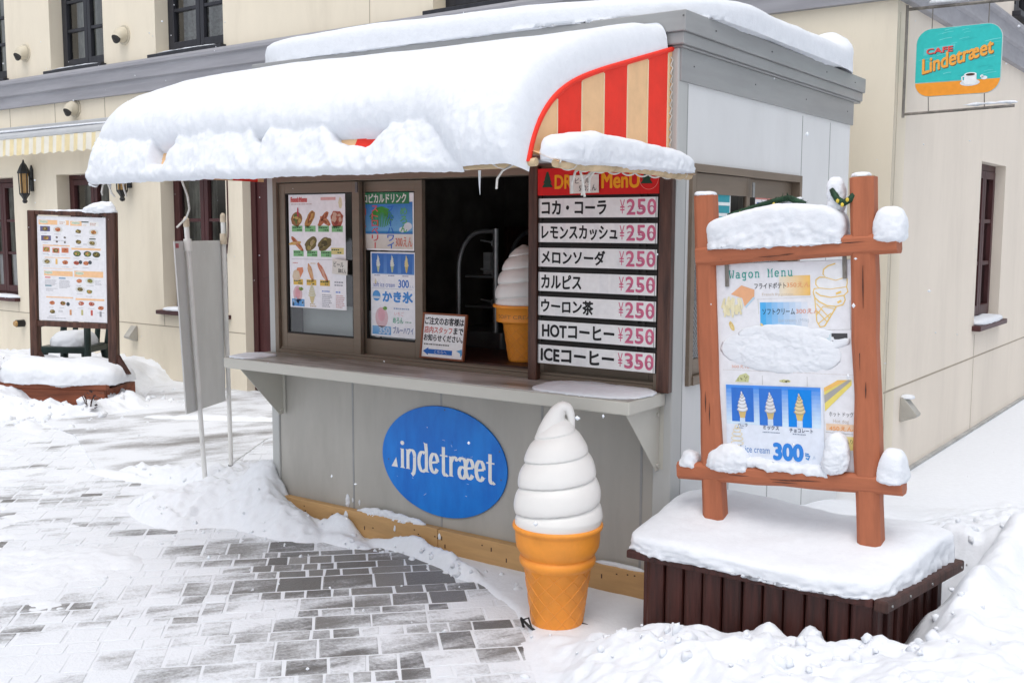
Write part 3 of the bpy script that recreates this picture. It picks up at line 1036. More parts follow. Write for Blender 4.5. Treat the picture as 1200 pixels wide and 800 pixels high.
# posters seen in the side window
PM = frame_M((X - .006, .30, 1.52), (0, 1, 0), (0, 0, 1))
P = Print(PM)
P.sheet(0, 0, .28, .31, (.80, .82, .82))
P.rect(.01, .20, .27, .30, (.02, .30, .36)); P.rect(.02, .265, .09, .285, (.8, .6, .6), 2); P.rect(.01, .235, .27, .25, (.75, .80, .8), 2)
P.rect(.01, .11, .27, .185, (.03, .36, .40)); P.scribble(.02, .02, .26, .10, 4, (.15, .35, .40))
tag(P.build('poster', PRINT, fix=False), 'teal and white poster inside the side window of the kiosk, behind the left sign post', 'poster')
P = Print(frame_M((X - .034, .95, 1.56), (0, 1, 0), (0, 0, 1)))
P.sheet(0, 0, .33, .25, (.80, .80, .82)); P.rect(.02, .15, .31, .22, (.10, .15, .45)); P.scribble(.02, .02, .3, .13, 4, (.3, .3, .4))
P.rect(.0, .235, .33, .25, (.7, .25, .22))
tag(P.build('poster', PRINT, fix=False), 'white poster with blue band in the side window just above the rail snow', 'poster')

# ---- canopy
CX0, CX1 = -2.63, -.10
PROF = [(0.0, 2.395), (-.30, 2.315), (-.62, 2.23), (-.80, 2.17), (-.92, 2.105), (-1.0, 2.03), (-1.05, 1.95), (-1.075, 1.87)]
def prof_fine(n):
    p = np.array(PROF)
    # corner cutting, then even spacing
    for _ in range(3):
        q = [p[0]]
        for i in range(len(p) - 1):
            q += [.75 * p[i] + .25 * p[i + 1], .25 * p[i] + .75 * p[i + 1]]
        q.append(p[-1])
        p = np.array(q)
    l = np.concatenate([[0], np.cumsum(np.linalg.norm(np.diff(p, axis=0), axis=1))])
    t = np.linspace(0, l[-1], n)
    return np.stack([np.interp(t, l, p[:, 0]), np.interp(t, l, p[:, 1])], 1), t
pf, _ = prof_fine(40)
cv = MB()
SW = .19
nx = int(round((CX1 - CX0) / (SW / 2)))
for i in range(nx):
    xa, xb = CX0 + (CX1 - CX0) * i / nx, CX0 + (CX1 - CX0) * (i + 1) / nx
    mi = (i // 2) % 2
    for th in (0, -.004):
        V = [(x_, p[0], p[1] + th) for p in pf for x_ in (xa, xb)]
        cv.add(V, [(2 * k, 2 * k + 1, 2 * k + 3, 2 * k + 2) for k in range(len(pf) - 1)], mi, smooth=True)
canopy = kb(cv, 'canopy', [TAN, RED], fix=False)
pl = lambda y: float(np.interp(y, pf[::-1, 0], pf[::-1, 1]))
STR = [-1.0715, -.9, -.735, -.575, -.395, -.225, -.05, -.006]
PIPE = mat('canvas_piping', (.78, .66, .44), .7, .05)
for X_, sg in ((CX1, 1), (CX0, -1)):
    sd = MB()
    for k in range(len(STR) - 1):
        a, b_ = STR[k], STR[k + 1]
        ys = np.linspace(a, b_, 9)
        top = [(y, pl(y) - .003) for y in ys]
        bot = [(y, 1.90) for y in ys]
        for th in (0, .004):
            V = [(X_ + th * sg, y, z) for y, z in bot] + [(X_ + th * sg, y, z) for y, z in top]
            n = len(ys)
            sd.add(V, [(i, i + 1, n + i + 1, n + i) for i in range(n - 1)], 1 if k % 2 else 0)
        # the flap that stands out below
        if sg > 0:
            sd.add([(X_ + .004, a, 1.915), (X_ + .004, b_, 1.915), (.02, b_, 1.872), (.02, a, 1.872)], [(0, 1, 2, 3)], 1 if k % 2 else 0)
    for k in range(1, len(STR) - 1):
        sd.box(X_ + (.004 if sg > 0 else -.006), X_ + (.006 if sg > 0 else -.004), STR[k] - .003, STR[k] + .003, 1.91, pl(STR[k]) - .012, 2)
    sd.build('side_curtain', [TAN, RED, PIPE], canopy, fix=False)
q = MB()
q.tube([(CX1 + .003, p[0] - .004, p[1] + .003) for p in pf], .011, 6)
q.build('piping', RED, canopy)
q = MB()
q.tube([(x_, -1.066 + .004 * math.sin(x_ * 9), 1.875 + .006 * math.sin(x_ * 5)) for x_ in np.linspace(CX0 - .01, CX1 + .03, 60)], .015, 8)
q.tube([(CX1 + .10 + .02 * math.sin(t * 3), -1.06 + 1.03 * t, 1.868 - .004 * math.sin(t * 9)) for t in np.linspace(0, 1, 30)], .016, 8)
q.build('rolled_hem', ROLL, canopy)
q = MB()
random.seed(3)
q.tube([(x_, -1.066 + .019 * math.cos(x_ * 38), 1.875 + .019 * math.sin(x_ * 38)) for x_ in np.linspace(CX0, CX1, 420)], .0035, 5)
q.tube([(CX1 + .10 + .02 * math.cos(t * 60), -1.06 + 1.03 * t, 1.868 + .02 * math.sin(t * 60)) for t in np.linspace(0, 1, 200)], .0035, 5)
# lacing that ties the side curtain to the post
pts = []
for k in range(13):
    z = 2.36 - k * .033
    pts += [(CX1 + .006, -.03, z), (KR - .02, -.018, z - .010)]
q.tube(pts, .0035, 5)
q.build('lacing_rope', ROPE, canopy)
for (x_, y, n_) in ((.0, -.86, 2), (-.0, -.74, 2), (-2.50, -1.05, 2), (-2.38, -1.04, 1), (-.16, -1.06, 1)):
    for k in range(n_):
        a = random.uniform(-.06, .06)
        MB().tube([(x_, y - .02, 1.865), (x_ + a * .5, y - .045, 1.845), (x_ + a, y - .04, 1.80 + random.uniform(-.02, .03)), (x_ + a * 1.2, y - .03, 1.775 + random.uniform(-.02, .03))], .0042, 6).build('knot_end', ROPE, canopy)
q = MB()   # frame tubes under the cloth
q.tube([(KL + .1, -.005, 1.95), (KL + .1, -1.03, 1.885)], .013, 8); q.tube([(KR - .06, -.005, 1.95), (KR - .06, -1.03, 1.885)], .013, 8)
q.tube([(KL, -1.035, 1.885), (KR - .05, -1.035, 1.885)], .013, 8)
q.build('canopy_frame', STEEL, canopy)
q = MB()
for (x_, y, l_) in ((-.30, -1.085, .085), (-2.5, -1.07, .05)):
    q.tube([(x_, y, 1.85), (x_, y, 1.85 - l_ * .6), (x_ + .002, y, 1.85 - l_)], [.006, .003, .0006], 6)
q.build('icicles', mat('icicle', (.75, .78, .8), .1), canopy)

# ---- snow on canopy: an offset sheet that tapers through the cloth so that red and cream show in the gaps
pf, ts = prof_fine(220)
tang = np.gradient(pf, axis=0); tang /= np.linalg.norm(tang, axis=1)[:, None]
nor = np.stack([tang[:, 1], -tang[:, 0]], 1)
if nor[0, 1] < 0: nor = -nor
L_ = ts[-1]
xs = np.linspace(CX0 - .025, CX1 + .004, 420)
Xg, Tg = np.meshgrid(xs, ts)
pn = np.stack([Xg.ravel(), Tg.ravel(), np.full(Xg.size, 1.7)], 1)
n1 = fbm(pn * np.array((1.3, 2.2, 1)), 3).reshape(Xg.shape)
n2 = fbm(pn * 8, 4).reshape(Xg.shape)
n3 = fbm(pn * 26, 5, .62).reshape(Xg.shape)
ex_l, ex_r = np.clip((Xg - xs[0]) / .20, 0, 1), np.clip((xs[-1] - Xg) / .06, 0, 1)
endf = np.sqrt(1 - (1 - ex_l) ** 2) * np.sqrt(1 - (1 - ex_r) ** 2)
lip = fbm(np.stack([xs * 2.6, xs * 0 + 3.1, xs * 0], 1), 4)
edge_u = L_ * (.895 + .035 * lip)[None, :] + .24 * sstep(-.60, -.15, Xg)
edge_u = np.minimum(edge_u, L_ * 1.02)
fu = np.clip((edge_u - Tg) / .17, 0, 1)
up = .145 * (1 + .13 * n1) * np.sqrt(1 - (1 - fu) ** 2.4) * endf * (.80 + .20 * sstep(0, .3, Tg))
up = up - .012 * (fu <= 0) - .03 * (1 - endf) ** 3
lob = np.abs(np.sin(xs * 4.3 + 1.2 * np.sin(xs * 2.1))) ** .6
gapw = -.070 + .006 * lob + .012 * lip
for gx, gw, ga in ((-2.07, .09, .080), (-.90, .17, .055), (-1.45, .06, .035)):
    gapw = gapw + (ga + .085) * np.exp(-((xs - gx) / gw) ** 4)
edge_l = edge_u - .035 + gapw[None, :] + .022 * n2
edge_l = np.minimum(edge_l, np.where(Xg > -.66, L_ * (.88 + .02 * lip)[None, :], L_ * .945))
fl = np.clip((Tg - edge_l) / .06, 0, 1)
fe = np.clip((L_ + .0 - Tg) / .035, 0, 1)
lo_ = (.070 + .015 * n1 + .012 * n2) * np.sqrt(1 - (1 - fl) ** 2) * (.45 + .55 * np.sqrt(1 - (1 - fe) ** 2)) * np.sqrt(np.clip(1 - (1 - np.clip(ex_l * 3, 0, 1)) ** 2, 0, 1)) * np.sqrt(1 - (1 - ex_r) ** 2) - .010 * (fl <= 0)
gap = np.full_like(Xg, -1.0)
for gx, gt, rx, rt in ((-2.63, .93, .035, .09),):
    gap = np.maximum(gap, 1 - np.sqrt(((Xg - gx) / rx) ** 2 + ((Tg / L_ - gt) / rt) ** 2))
t_ = np.maximum(up, lo_) + (.005 * n2 * (.3 + Tg / L_) + .010 * n3 * sstep(.80, .92, Tg / L_ + .05 * n2) + .007 * n2 * sstep(.72, .86, Tg / L_)) * sstep(-.01, .03, np.maximum(up, lo_))
t_ = t_ - sstep(.0, .12, gap + .25 * n2 + .30 * n3) * (t_ + .012) * (gap > -.5)
t_ = np.maximum(t_, -.012)
Py = np.interp(Tg, ts, pf[:, 0]) + np.interp(Tg, ts, nor[:, 0]) * t_
Pz = np.interp(Tg, ts, pf[:, 1]) + np.interp(Tg, ts, nor[:, 1]) * t_ - .030 * sstep(.9, 1.0, Tg / L_)
V = np.stack([Xg.ravel(), np.minimum(Py, -.004).ravel() if False else Py.ravel(), Pz.ravel()], 1)
V[:, 1] = np.minimum(V[:, 1], -.052)
o = mesh_np('canopy_snow', V, grid_faces(len(ts), len(xs))[:, ::-1], SNOW)
tag(o, 'thick quilt of snow lying on the striped canopy of the kiosk', 'snow', kind='stuff')
def side_def(P):
    q = (P[:, 1] + .5) / 1.0     # 0 front .. 1 back
    P = P.copy()
    P[:, 2] *= np.where(P[:, 2] > 0, 1.08 - .35 * np.clip(q, 0, 1), 1)
    return P
snow_pad('canopy_side_snow', (-.025, -.535, 1.885), (.085, .535, .105), 3.6, .014, 6, .012, seed=5, deform=side_def, crumb=.006, under=.15, label='long lump of snow lying on the side flap of the canopy above the drink menu')
# roof snow
def roof_def(P):
    P = P.copy()
    k = np.exp(-(((P[:, 0] - 1.22) / .16) ** 2 + ((P[:, 1] - 1.02) / .22) ** 2))
    P[:, 2] += np.where(P[:, 2] > 0, .11 * k - .035 * sstep(-.6, 1.3, P[:, 0]) * sstep(-.4, -1.2, P[:, 1]), 0)
    return P
snow_pad('roof_snow', (-1.372, 1.16, 2.547), (1.395, 1.215, .150), 8, .018, 1.6, .03, seed=9, deform=roof_def, crumb=.006, under=.04, label='flat thick layer of snow covering the roof of the kiosk')
# snow and wet dusting on the shelf
def shelf_def(P):
    P = P.copy()
    return P
snow_pad('shelf_snow', (-.37, -.165, .944), (.275, .165, .017), 3.5, .006, 9, .012, seed=12, crumb=.006, under=.05, label='thin snow on the right end of the serving shelf under the drink menu')
snow_pad('shelf_snow', (-2.50, -.225, .944), (.105, .112, .014), 3.5, .006, 9, .012, seed=13, crumb=.005, under=.05, label='thin snow on the left end of the serving shelf')

# ---- oval sign on the front
cx, cz, rx_, rz_ = -1.345, .468, .405, .285
ov = thing('oval_sign', 'bright blue oval sign with white lettering on the front of the kiosk', 'sign', (cx, -.002, cz))
q = MB()
q.prism([(rx_ * math.cos(2 * math.pi * i / 72), rz_ * math.sin(2 * math.pi * i / 72)) for i in range(72)], -.010, 0, 'xz')
q.build('plate', mat('oval_blue_paint', (.0, .155, .66), .38, .10, 7, (1, 1, .35), col2=(.004, .22, .74)), ov, bevel=.002)
# letters drawn with a broad pen
def arc(cx, cy, rx, ry, a0, a1, n=14):
    return [(cx + rx * math.cos(R(a0 + (a1 - a0) * i / n)), cy + ry * math.sin(R(a0 + (a1 - a0) * i / n))) for i in range(n + 1)]
GL = {
    'i': (.34, [[(.17, 0), (.17, 1.0)]], [(.17, 1.30, .10)], [[(.05, 0), (.32, 0), (.17, .22)], [(.04, 1.0), (.17, 1.0), (.17, .86)]]),
    'n': (.66, [[(.14, 0), (.14, 1.0)], [(.16, .80)] + arc(.33, .72, .18, .28, 150, 0) + [(.51, .3), (.50, .05), (.46, -.16), (.36, -.28)]], [], [[(.02, 0), (.27, 0), (.14, .2)], [(.01, 1.0), (.14, 1.0), (.14, .84)]]),
    'd': (.64, [[(.50, 0), (.50, 1.05), (.46, 1.45)], arc(.30, .5, .21, .50, 60, 300) + [(.48, .12)]], [], [[(.34, 1.5), (.55, 1.42), (.48, 1.2)], [(.45, 0), (.66, 0), (.5, .16)]]),
    'e': (.56, [[(.10, .52), (.47, .60)], [(.47, .60)] + arc(.28, .52, .20, .48, 25, 325)], [], []),
    't': (.48, [[(.22, 1.42), (.22, .25)] + arc(.34, .2, .12, .2, 180, 320), [(.04, .98), (.44, .98)]], [], []),
    'r': (.50, [[(.14, 0), (.14, 1.0)], [(.16, .76), (.24, .95), (.36, 1.0), (.44, .93)]], [(.42, .88, .08)], [[(.02, 0), (.27, 0), (.14, .2)], [(.01, 1.0), (.14, 1.0), (.14, .84)]]),
    'æ': (.86, [arc(.22, .76, .17, .24, 160, 0, 8) + [(.40, .2)], arc(.24, .28, .17, .28, 60, 300, 12) + [(.40, .2)], [(.42, .52), (.78, .60)], [(.78, .60)] + arc(.60, .52, .19, .48, 25, 325)], [], []),
}
P = Print(M_front((0, -.0105, 0)))
WHT = (.86, .86, .84)
W_ = sum(GL[c][0] for c in 'indetræet')
sx, sy = .62 / W_, .102
u = -.285
v0 = -.085 + .02
P.poly([(u - .055, v0 + .0), (u - .012, v0), (u - .022, v0 + .052)], WHT, 1)
for ch in 'indetræet':
    adv, strokes, dots, polys = GL[ch]
    for st in strokes:
        P.line([(u + x * sx, v0 + y * sy) for x, y in st], .008, WHT, 1, wv=.0205)
    for (x, y, r_) in dots:
        P.ell(u + x * sx, v0 + y * sy, r_ * sx * 1.1, r_ * sy * 1.1, WHT, 2)
    for pg in polys:
        P.poly([(u + x * sx, v0 + y * sy) for x, y in pg], WHT, 1.5)
    u += adv * sx
random.seed(21)
for (a, b_) in ((-.36, -.03), (.02, .27), (.36, .1), (.37, -.04)):
    P.ell(a, b_, .004, .004, (.10, .12, .16), 2)
for i in range(16):
    t, r_ = random.uniform(0, 6.28), random.uniform(.3, .93)
    a, b_ = rx_ * r_ * math.cos(t), rz_ * r_ * math.sin(t)
    P.line([(a, b_), (a + random.uniform(-.02, .02), b_ + random.uniform(-.006, .012))], random.uniform(.001, .003), random.choice([(.25, .45, .8), (.5, .6, .8), (.02, .08, .3), (.3, .5, .85)]), 1)
P.build('lettering', PRINT_DULL, ov, fix=False)
# ------------------------------------------------------------------ drink menu standing on the shelf
DM = thing('drink_menu_board', 'tall drink menu with red header and seven white price plates on the shelf', 'menu board', (-.435, -.045, .944))
for x0, x1 in ((-.358, -.310), (.312, .372)):
    q = MB()
    q.box(x0, x1, -.012, .028, 0 if x0 < 0 else -.0, .985)
    q.build('post', MENUPOST, DM, bevel=.005)
q = MB(); q.box(-.309, .311, .012, .018, .08, .95)
q.box(-.309, .311, -.002, .011, .125, .131)
for k in range(1, 7):
    q.box(-.309, .311, -.002, .011, .083 + k * .1115 - .019, .083 + k * .1115 - .014)
for x in (-.305, .2, .235, .29): q.box(x, x + .012, .002, .0115, .08, .95)
q.build('rack', GASKET, DM)
P = Print(M_front((0, -.008, 0)))
P.sheet(-.308, .852, .310, .972, (.62, .010, .010), .012)
def fir(P, u, v, s, col):
    for (a, b_, w_) in ((0, .45, 1.0), (.28, .72, .8), (.52, 1.0, .55)):
        P.poly([(u - w_ * s * .42, v + a * s), (u + w_ * s * .42, v + a * s), (u + w_ * s * .12, v + b_ * s), (u - w_ * s * .12, v + b_ * s)], col, 1 + a)
fir(P, -.255, .888, .07, (.012, .05, .028)); fir(P, .25, .895, .07, (.012, .05, .028))
YEL = (.82, .34, .01)
P.text('DRiNK', -.214, .882, -.012, .940, YEL, 2, bold=.03)
P.text('MenU', .030, .880, .215, .946, YEL, 2, bold=.03)
P.line(arc(.262, .915, .045, .045, 0, 360, 30), .0015, (.75, .25, .2), 3)
P.build('header_panel', PRINT_DULL, DM, fix=False)
ROWS = [('コカ・コーラ', .03, .585, '250', 'price plate for cola'), ('レモンスカッシュ', .03, .68, '250', 'price plate for lemon squash'), ('メロンソーダ', .03, .58, '250', 'price plate for melon soda'),
        ('カルピス', .03, .38, '250', 'price plate with four black katakana'), ('ウーロン茶', .03, .485, '250', 'price plate for oolong tea'), ('HOTコーヒー', .04, .665, '250', 'price plate for hot coffee'), ('ICEコーヒー', .03, .665, '350', 'price plate for iced coffee at 350')]
random.seed(4)
for k, (tx, a, b_, pr, lb) in enumerate(ROWS):
    z0 = .083 + (6 - k) * .1115
    P = Print(M_front((0, -.006, 0)))
    g_ = random.uniform(.80, .87)
    P.sheet(-.303, z0, .303, z0 + .086, (g_, g_, g_ * .99), .004)
    U = lambda t: -.303 + .606 * t
    P.text(tx, U(a), z0 + .014, U(b_), z0 + .074, (.012, .012, .013), 2, bold=.034, wob=.02)
    pk, dk = (.62, .14, .24), (.50, .12, .22)
    P.text('¥', U(.70), z0 + .016, U(.74), z0 + .076, pk, 2, bold=.0)
    for i, ch in enumerate(pr):
        P.text(ch, U(.757 + .083 * i), z0 + .012, U(.757 + .083 * i + .066), z0 + .077, pk, 2, bold=.018)
        P.text(ch, U(.757 + .083 * i) + .003, z0 + .018, U(.757 + .083 * i + .06), z0 + .05, dk, 3)
    P.rect(U(.0), z0, U(.012), z0 + .086, (.45, .45, .45), 1); P.rect(U(.985), z0, U(.992), z0 + .086, (.35, .35, .35), 1)
    for i in range(3):
        u = random.uniform(-.25, .2); P.rect(u, z0 + .002, u + random.uniform(.01, .06), z0 + .084, (g_ * .95,) * 3, .5 + .2 * i)
    o = P.build('price_plate', PRINT, DM, fix=False)
    o['label'] = lb
# the small paper notes
def note(o, w, h, lines, label, tilt=0.0, col=(.72, .69, .63)):
    M = M_front(o) @ Matrix.Rotation(tilt, 4, 'Z')
    P = Print(M)
    P.sheet(0, 0, w, h, col, .001)
    P.rect(.001, .001, w - .001, h - .001, col, .5, top=tuple(c * 1.05 for c in col))
    for (tx, u0, v0, u1, v1) in lines:
        P.text(tx, u0 * w, v0 * h, u1 * w, v1 * h, (.03, .03, .03), 2, bold=.005)
    return tag(P.build('paper_note', PRINT, fix=False), label, 'note')
note((-.565, -.062, 1.801), .15, .080, [('ビール', .2, .55, .7, .85), ('500えん', .33, .12, .92, .45)], 'small handwritten paper note hung over the red drink menu header', tilt=.02)
note((-2.10, -.012, 1.40), .112, .080, [('ビール', .1, .5, .75, .85), ('500えん', .4, .12, .92, .42)], 'small handwritten paper note stuck over the edge of the food poster', tilt=-.05)

# ------------------------------------------------------------------ posters in the serving window
FOODS = {'bun': [(.45, .22, .06), (.60, .33, .10), (.20, .08, .03), (.35, .05, .03)], 'burger': [(.30, .14, .05), (.08, .03, .02), (.55, .38, .12), (.12, .16, .04)],
         'sausage': [(.48, .16, .07), (.60, .25, .12), (.30, .08, .04)], 'meat': [(.40, .10, .06), (.62, .25, .18), (.25, .04, .03), (.6, .4, .3)],
         'rice': [(.16, .12, .04), (.35, .28, .08), (.08, .06, .02), (.4, .3, .15)], 'salad': [(.2, .22, .06), (.5, .42, .1), (.1, .12, .04), (.6, .2, .1)]}
random.seed(8)
P = Print(M_front((-2.448, .0075, 1.205)))
W0, H0 = .432, .630
P.sheet(0, 0, W0, H0, (.88, .87, .90), .0012)
U = lambda t: t * W0
V_ = lambda t: t * H0
P.rect(U(.04), V_(.92), U(.34), V_(.955), (.66, .30, .27), 1); P.text('Food Menu', U(.045), V_(.922), U(.335), V_(.965), (.62, .06, .07), 2, bold=.03)
P.rect(U(.58), V_(.935), U(.84), V_(.96), (.72, .40, .38), 1); P.scribble(U(.05), V_(.895), U(.6), V_(.915), 1, (.6, .5, .5))
P.food(U(.92), V_(.91), .014, .03, [(.75, .68, .45), (.8, .72, .55)], 1, n=4)
def tagbox(u, v, w, h, col):
    P.rect(U(u), V_(v), U(u + w), V_(v + h), col, 1)
    P.scribble(U(u + .01), V_(v + h * .5), U(u + w * .9), V_(v + h * .92), 1, (.05, .10, .05), 2)
    P.scribble(U(u + w * .5), V_(v + .005), U(u + w * .95), V_(v + h * .5), 1, (.05, .10, .05), 2)
GRN, GOL = (.22, .50, .22), (.72, .47, .10)
for i, (kd, rt, ru, rv) in enumerate((('burger', 0, .046, .040), ('bun', .9, .055, .024), ('sausage', .8, .055, .018), ('meat', 0, .048, .045))):
    P.food(U(.145 + .237 * i), V_(.775), ru, rv, FOODS[kd], 1, rot=rt)
    if kd == 'sausage': P.food(U(.65), V_(.76), .045, .016, FOODS[kd], 1.3, rot=-.5)
    tagbox(.055 + .237 * i, .665, .19, .052, GRN)
P.ell(U(.17), V_(.83), .006, .03, (.55, .04, .1), 3)
for i, (kd, rt, ru, rv) in enumerate((('sausage', -.7, .062, .014), ('rice', .6, .050, .034), ('rice', .4, .052, .034))):
    P.food(U(.145 + .247 * i), V_(.560), ru, rv, FOODS[kd], 1, rot=rt)
    tagbox(.075 + .247 * i, .450, .185, .052, GRN)
P.food(U(.11), V_(.565), .05, .010, [(.6, .36, .1), (.7, .45, .2)], 2, rot=.1, n=4)
tagbox(.75, .475, .22, .055, (.70, .60, .25))
P.rect(U(.04), V_(.425), U(.95), V_(.428), (.45, .45, .5), 1)
P.scribble(U(.06), V_(.385), U(.2), V_(.40), 1, (.6, .15, .1)); P.scribble(U(.38), V_(.385), U(.5), V_(.40), 1, (.6, .4, .2))
P.poly([(U(.10), V_(.30)), (U(.14), V_(.35)), (U(.24), V_(.355)), (U(.25), V_(.32)), (U(.18), V_(.25))], (.70, .25, .13)); P.food(U(.12), V_(.28), .03, .03, [(.70, .55, .4), (.72, .6, .45)], 1.5, n=6)
P.food(U(.38), V_(.315), .05, .016, [(.66, .32, .14), (.72, .45, .25)], 1, rot=-1.2); P.food(U(.60), V_(.315), .065, .015, [(.60, .22, .13), (.7, .4, .3)], 1, rot=-.95)
for i in range(3): tagbox(.065 + .24 * i, .20, .175, .05, GOL)
P.scribble(U(.8), V_(.2), U(.95), V_(.25), 2, (.3, .3, .35))
P.ell(U(.14), V_(.12), .036, .045, (.70, .48, .50), 1); P.ell(U(.14), V_(.125), .02, .03, (.70, .34, .38), 2)
P.food(U(.2), V_(.165), .018, .010, [(.25, .35, .08), (.1, .12, .03)], 2, n=4)
P.rect(U(.03), V_(.01), U(.26), V_(.075), (.12, .34, .66), 1)
for i in range(12): P.ell(U(.04 + random.random() * .2), V_(.02 + random.random() * .06), .006, .01, random.choice([(.4, .55, .75), (.06, .2, .55)]), 2)
def cone_icon(P, cu, cv, s, cream, cone, L=1, line=None, wf=1.0):
    """a printed soft cream: stacked swirls over a tapered cone"""
    P.poly([(cu - .18 * s * wf, cv), (cu + .18 * s * wf, cv), (cu + .07 * s * wf, cv - .34 * s), (cu - .07 * s * wf, cv - .34 * s)], cone, L)
    for (dv, r_, h) in ((.06, .24, .085), (.17, .215, .085), (.28, .175, .08), (.385, .13, .075), (.475, .08, .07), (.55, .035, .07)):
        P.ell(cu + .012 * s * math.sin(dv * 20), cv + dv * s, r_ * s * wf, h * s, tuple(c * (.9 + .15 * ((dv * 10) % 1)) for c in cream), L + 1 + dv, n=14, rot=.12)
        if line: P.line(arc(cu, cv + dv * s, r_ * s * wf, h * s, 180, 350, 10), .004 * s / .2, line, L + 2 + dv)
cone_icon(P, U(.40), V_(.105), .115, (.68, .66, .54), (.66, .55, .30), 1, line=(.60, .54, .25))
P.scribble(U(.36), V_(.01), U(.47), V_(.045), 2, (.55, .4, .2))
P.scribble(U(.58), V_(.145), U(.75), V_(.165), 1, (.1, .2, .6)); P.scribble(U(.82), V_(.14), U(.95), V_(.165), 1, (.2, .3, .7))
P.scribble(U(.58), V_(.015), U(.76), V_(.13), 7, (.35, .35, .4)); P.scribble(U(.82), V_(.015), U(.97), V_(.13), 7, (.62, .35, .35))
tag(P.build('poster', PRINT, fix=False), 'long food poster with photos and green price tags in the left window pane', 'poster')

# tropical poster
P = Print(M_front((-1.995, .046, 1.53)))
W0, H0 = .425, .312
P.sheet(0, 0, W0, H0, (.86, .87, .88), .0012)
for i in range(12):
    t = i / 12
    P.rect(.008, .10 + .15 * t, W0 - .008, .10 + .15 * (t + 1 / 12), tuple(a * (1 - t) + b_ * t for a, b_ in zip((.16, .40, .66), (.035, .18, .52))), 1)
P.rect(.008, .085, W0 - .008, .10, (.03, .16, .45), 1, top=(.05, .25, .5)); P.rect(.008, .008, W0 - .008, .085, (.62, .58, .52), 1, top=(.70, .68, .64))
for k_, (a, b_, r_) in enumerate(((.385, .125, .028), (.37, .115, .026), (.345, .107, .02), (.06, .13, .03), (.035, .12, .02))): P.ell(a, b_, r_, r_ * .7, (.66, .70, .76), 1.4 + .1 * k_)
for k in range(16):
    a = R(200 + k * 9); P.line([(.205, .225), (.205 + .05 * math.cos(a), .225 + .03 * math.sin(a)), (.205 + .09 * math.cos(a), .20 + .08 * math.sin(a))], .006, (.05, .22 + .1 * random.random(), .04), 2)
P.rect(.008, .24, W0 - .03, .30, (.035, .20, .09), 3)
P.text('トロピカルドリンク', .045, .247, W0 - .05, .293, (.74, .74, .70), 4, bold=.03)
def vtext(P, s, u, v1, w, h, col, L, bold=.02):
    n = len(s)
    for i, ch in enumerate(s):
        if ch == 'ー':
            P.rect(u + w * .42, v1 - (i + 1) * h + h * .1, u + w * .58, v1 - i * h - h * .1, col, L)
        else:
            P.text(ch, u, v1 - (i + 1) * h + h * .1, u + w, v1 - i * h - h * .08, col, L, bold=bold)
vtext(P, 'ストロベリー', .135, .235, .045, .038, (.66, .10, .11), 4); vtext(P, 'ブルーハワイ', .245, .235, .045, .038, (.03, .14, .56), 4); vtext(P, 'めろん', .335, .225, .045, .045, (.12, .42, .16), 4)
vtext(P, 'コーラ', .055, .22, .04, .04, (.5, .12, .10), 4)
P.text('300えん', .30, .02, .415, .07, (.66, .20, .14), 4, bold=.01)
tag(P.build('poster', PRINT, fix=False), 'tropical drink poster with blue sea and palm at the top of the middle pane', 'poster')

# ice cream and shaved ice poster
P = Print(M_front((-1.872, .0455, 1.076)))
W0, H0 = .312, .445
P.sheet(0, 0, W0, H0, (.84, .86, .90), .0012)
P.rect(.008, .33, W0 - .01, .438, (.12, .28, .60), 1, top=(.06, .18, .52))
for i, (cr_, cn) in enumerate((((.62, .68, .66), (.45, .52, .34)), ((.64, .68, .60), (.42, .50, .30)), ((.66, .58, .28), (.58, .46, .16)))):
    u = .055 + .098 * i
    P.rect(u - .038, .335, u + .038, .435, (.05, .17, .50), 2); cone_icon(P, u, .372, .095, cr_, cn, 3, wf=.62)
    P.scribble(u - .03, .318, u + .03, .328, 1, (.2, .22, .4), 1)
P.text('soft ice cream', .02, .262, .17, .288, (.12, .18, .50), 2); P.text('300', .195, .262, .265, .302, (.06, .20, .60), 2, bold=.02); P.text('えん', .27, .262, .30, .276, (.3, .4, .6), 2)
cone_icon(P, .035, .285, .035, (.70, .66, .5), (.66, .55, .3), 1)
P.rect(.01, .253, .29, .255, (.45, .5, .6), 1)
P.ell(.04, .215, .028, .028, (.10, .34, .70), 1); P.rect(.015, .20, .065, .212, (.6, .68, .8), 2)
P.text('かき氷', .085, .185, .29, .240, (.07, .28, .68), 2, bold=.05)
P.ell(.075, .10, .045, .055, (.72, .52, .56), 1); P.ell(.075, .115, .025, .035, (.74, .42, .48), 2); P.food(.10, .15, .015, .010, [(.2, .4, .1), (.1, .25, .05)], 2, n=3)
P.rect(.008, .01, .14, .055, (.12, .36, .70), 1, top=(.25, .48, .76)); P.text('350', .055, .015, .13, .050, (.55, .66, .80), 2, bold=.03)
P.scribble(.16, .145, .28, .16, 1, (.3, .4, .6)); P.text('いちご', .165, .115, .23, .135, (.74, .36, .42), 2); P.text('めろん', .155, .075, .225, .105, (.10, .45, .28), 2, bold=.02); P.scribble(.24, .078, .29, .09, 1, (.2, .4, .3))
P.text('ブルーハワイ', .155, .022, .295, .058, (.18, .24, .45), 2, bold=.02)
tag(P.build('poster', PRINT, fix=False), 'soft ice cream and shaved ice poster at the bottom of the middle pane', 'poster')

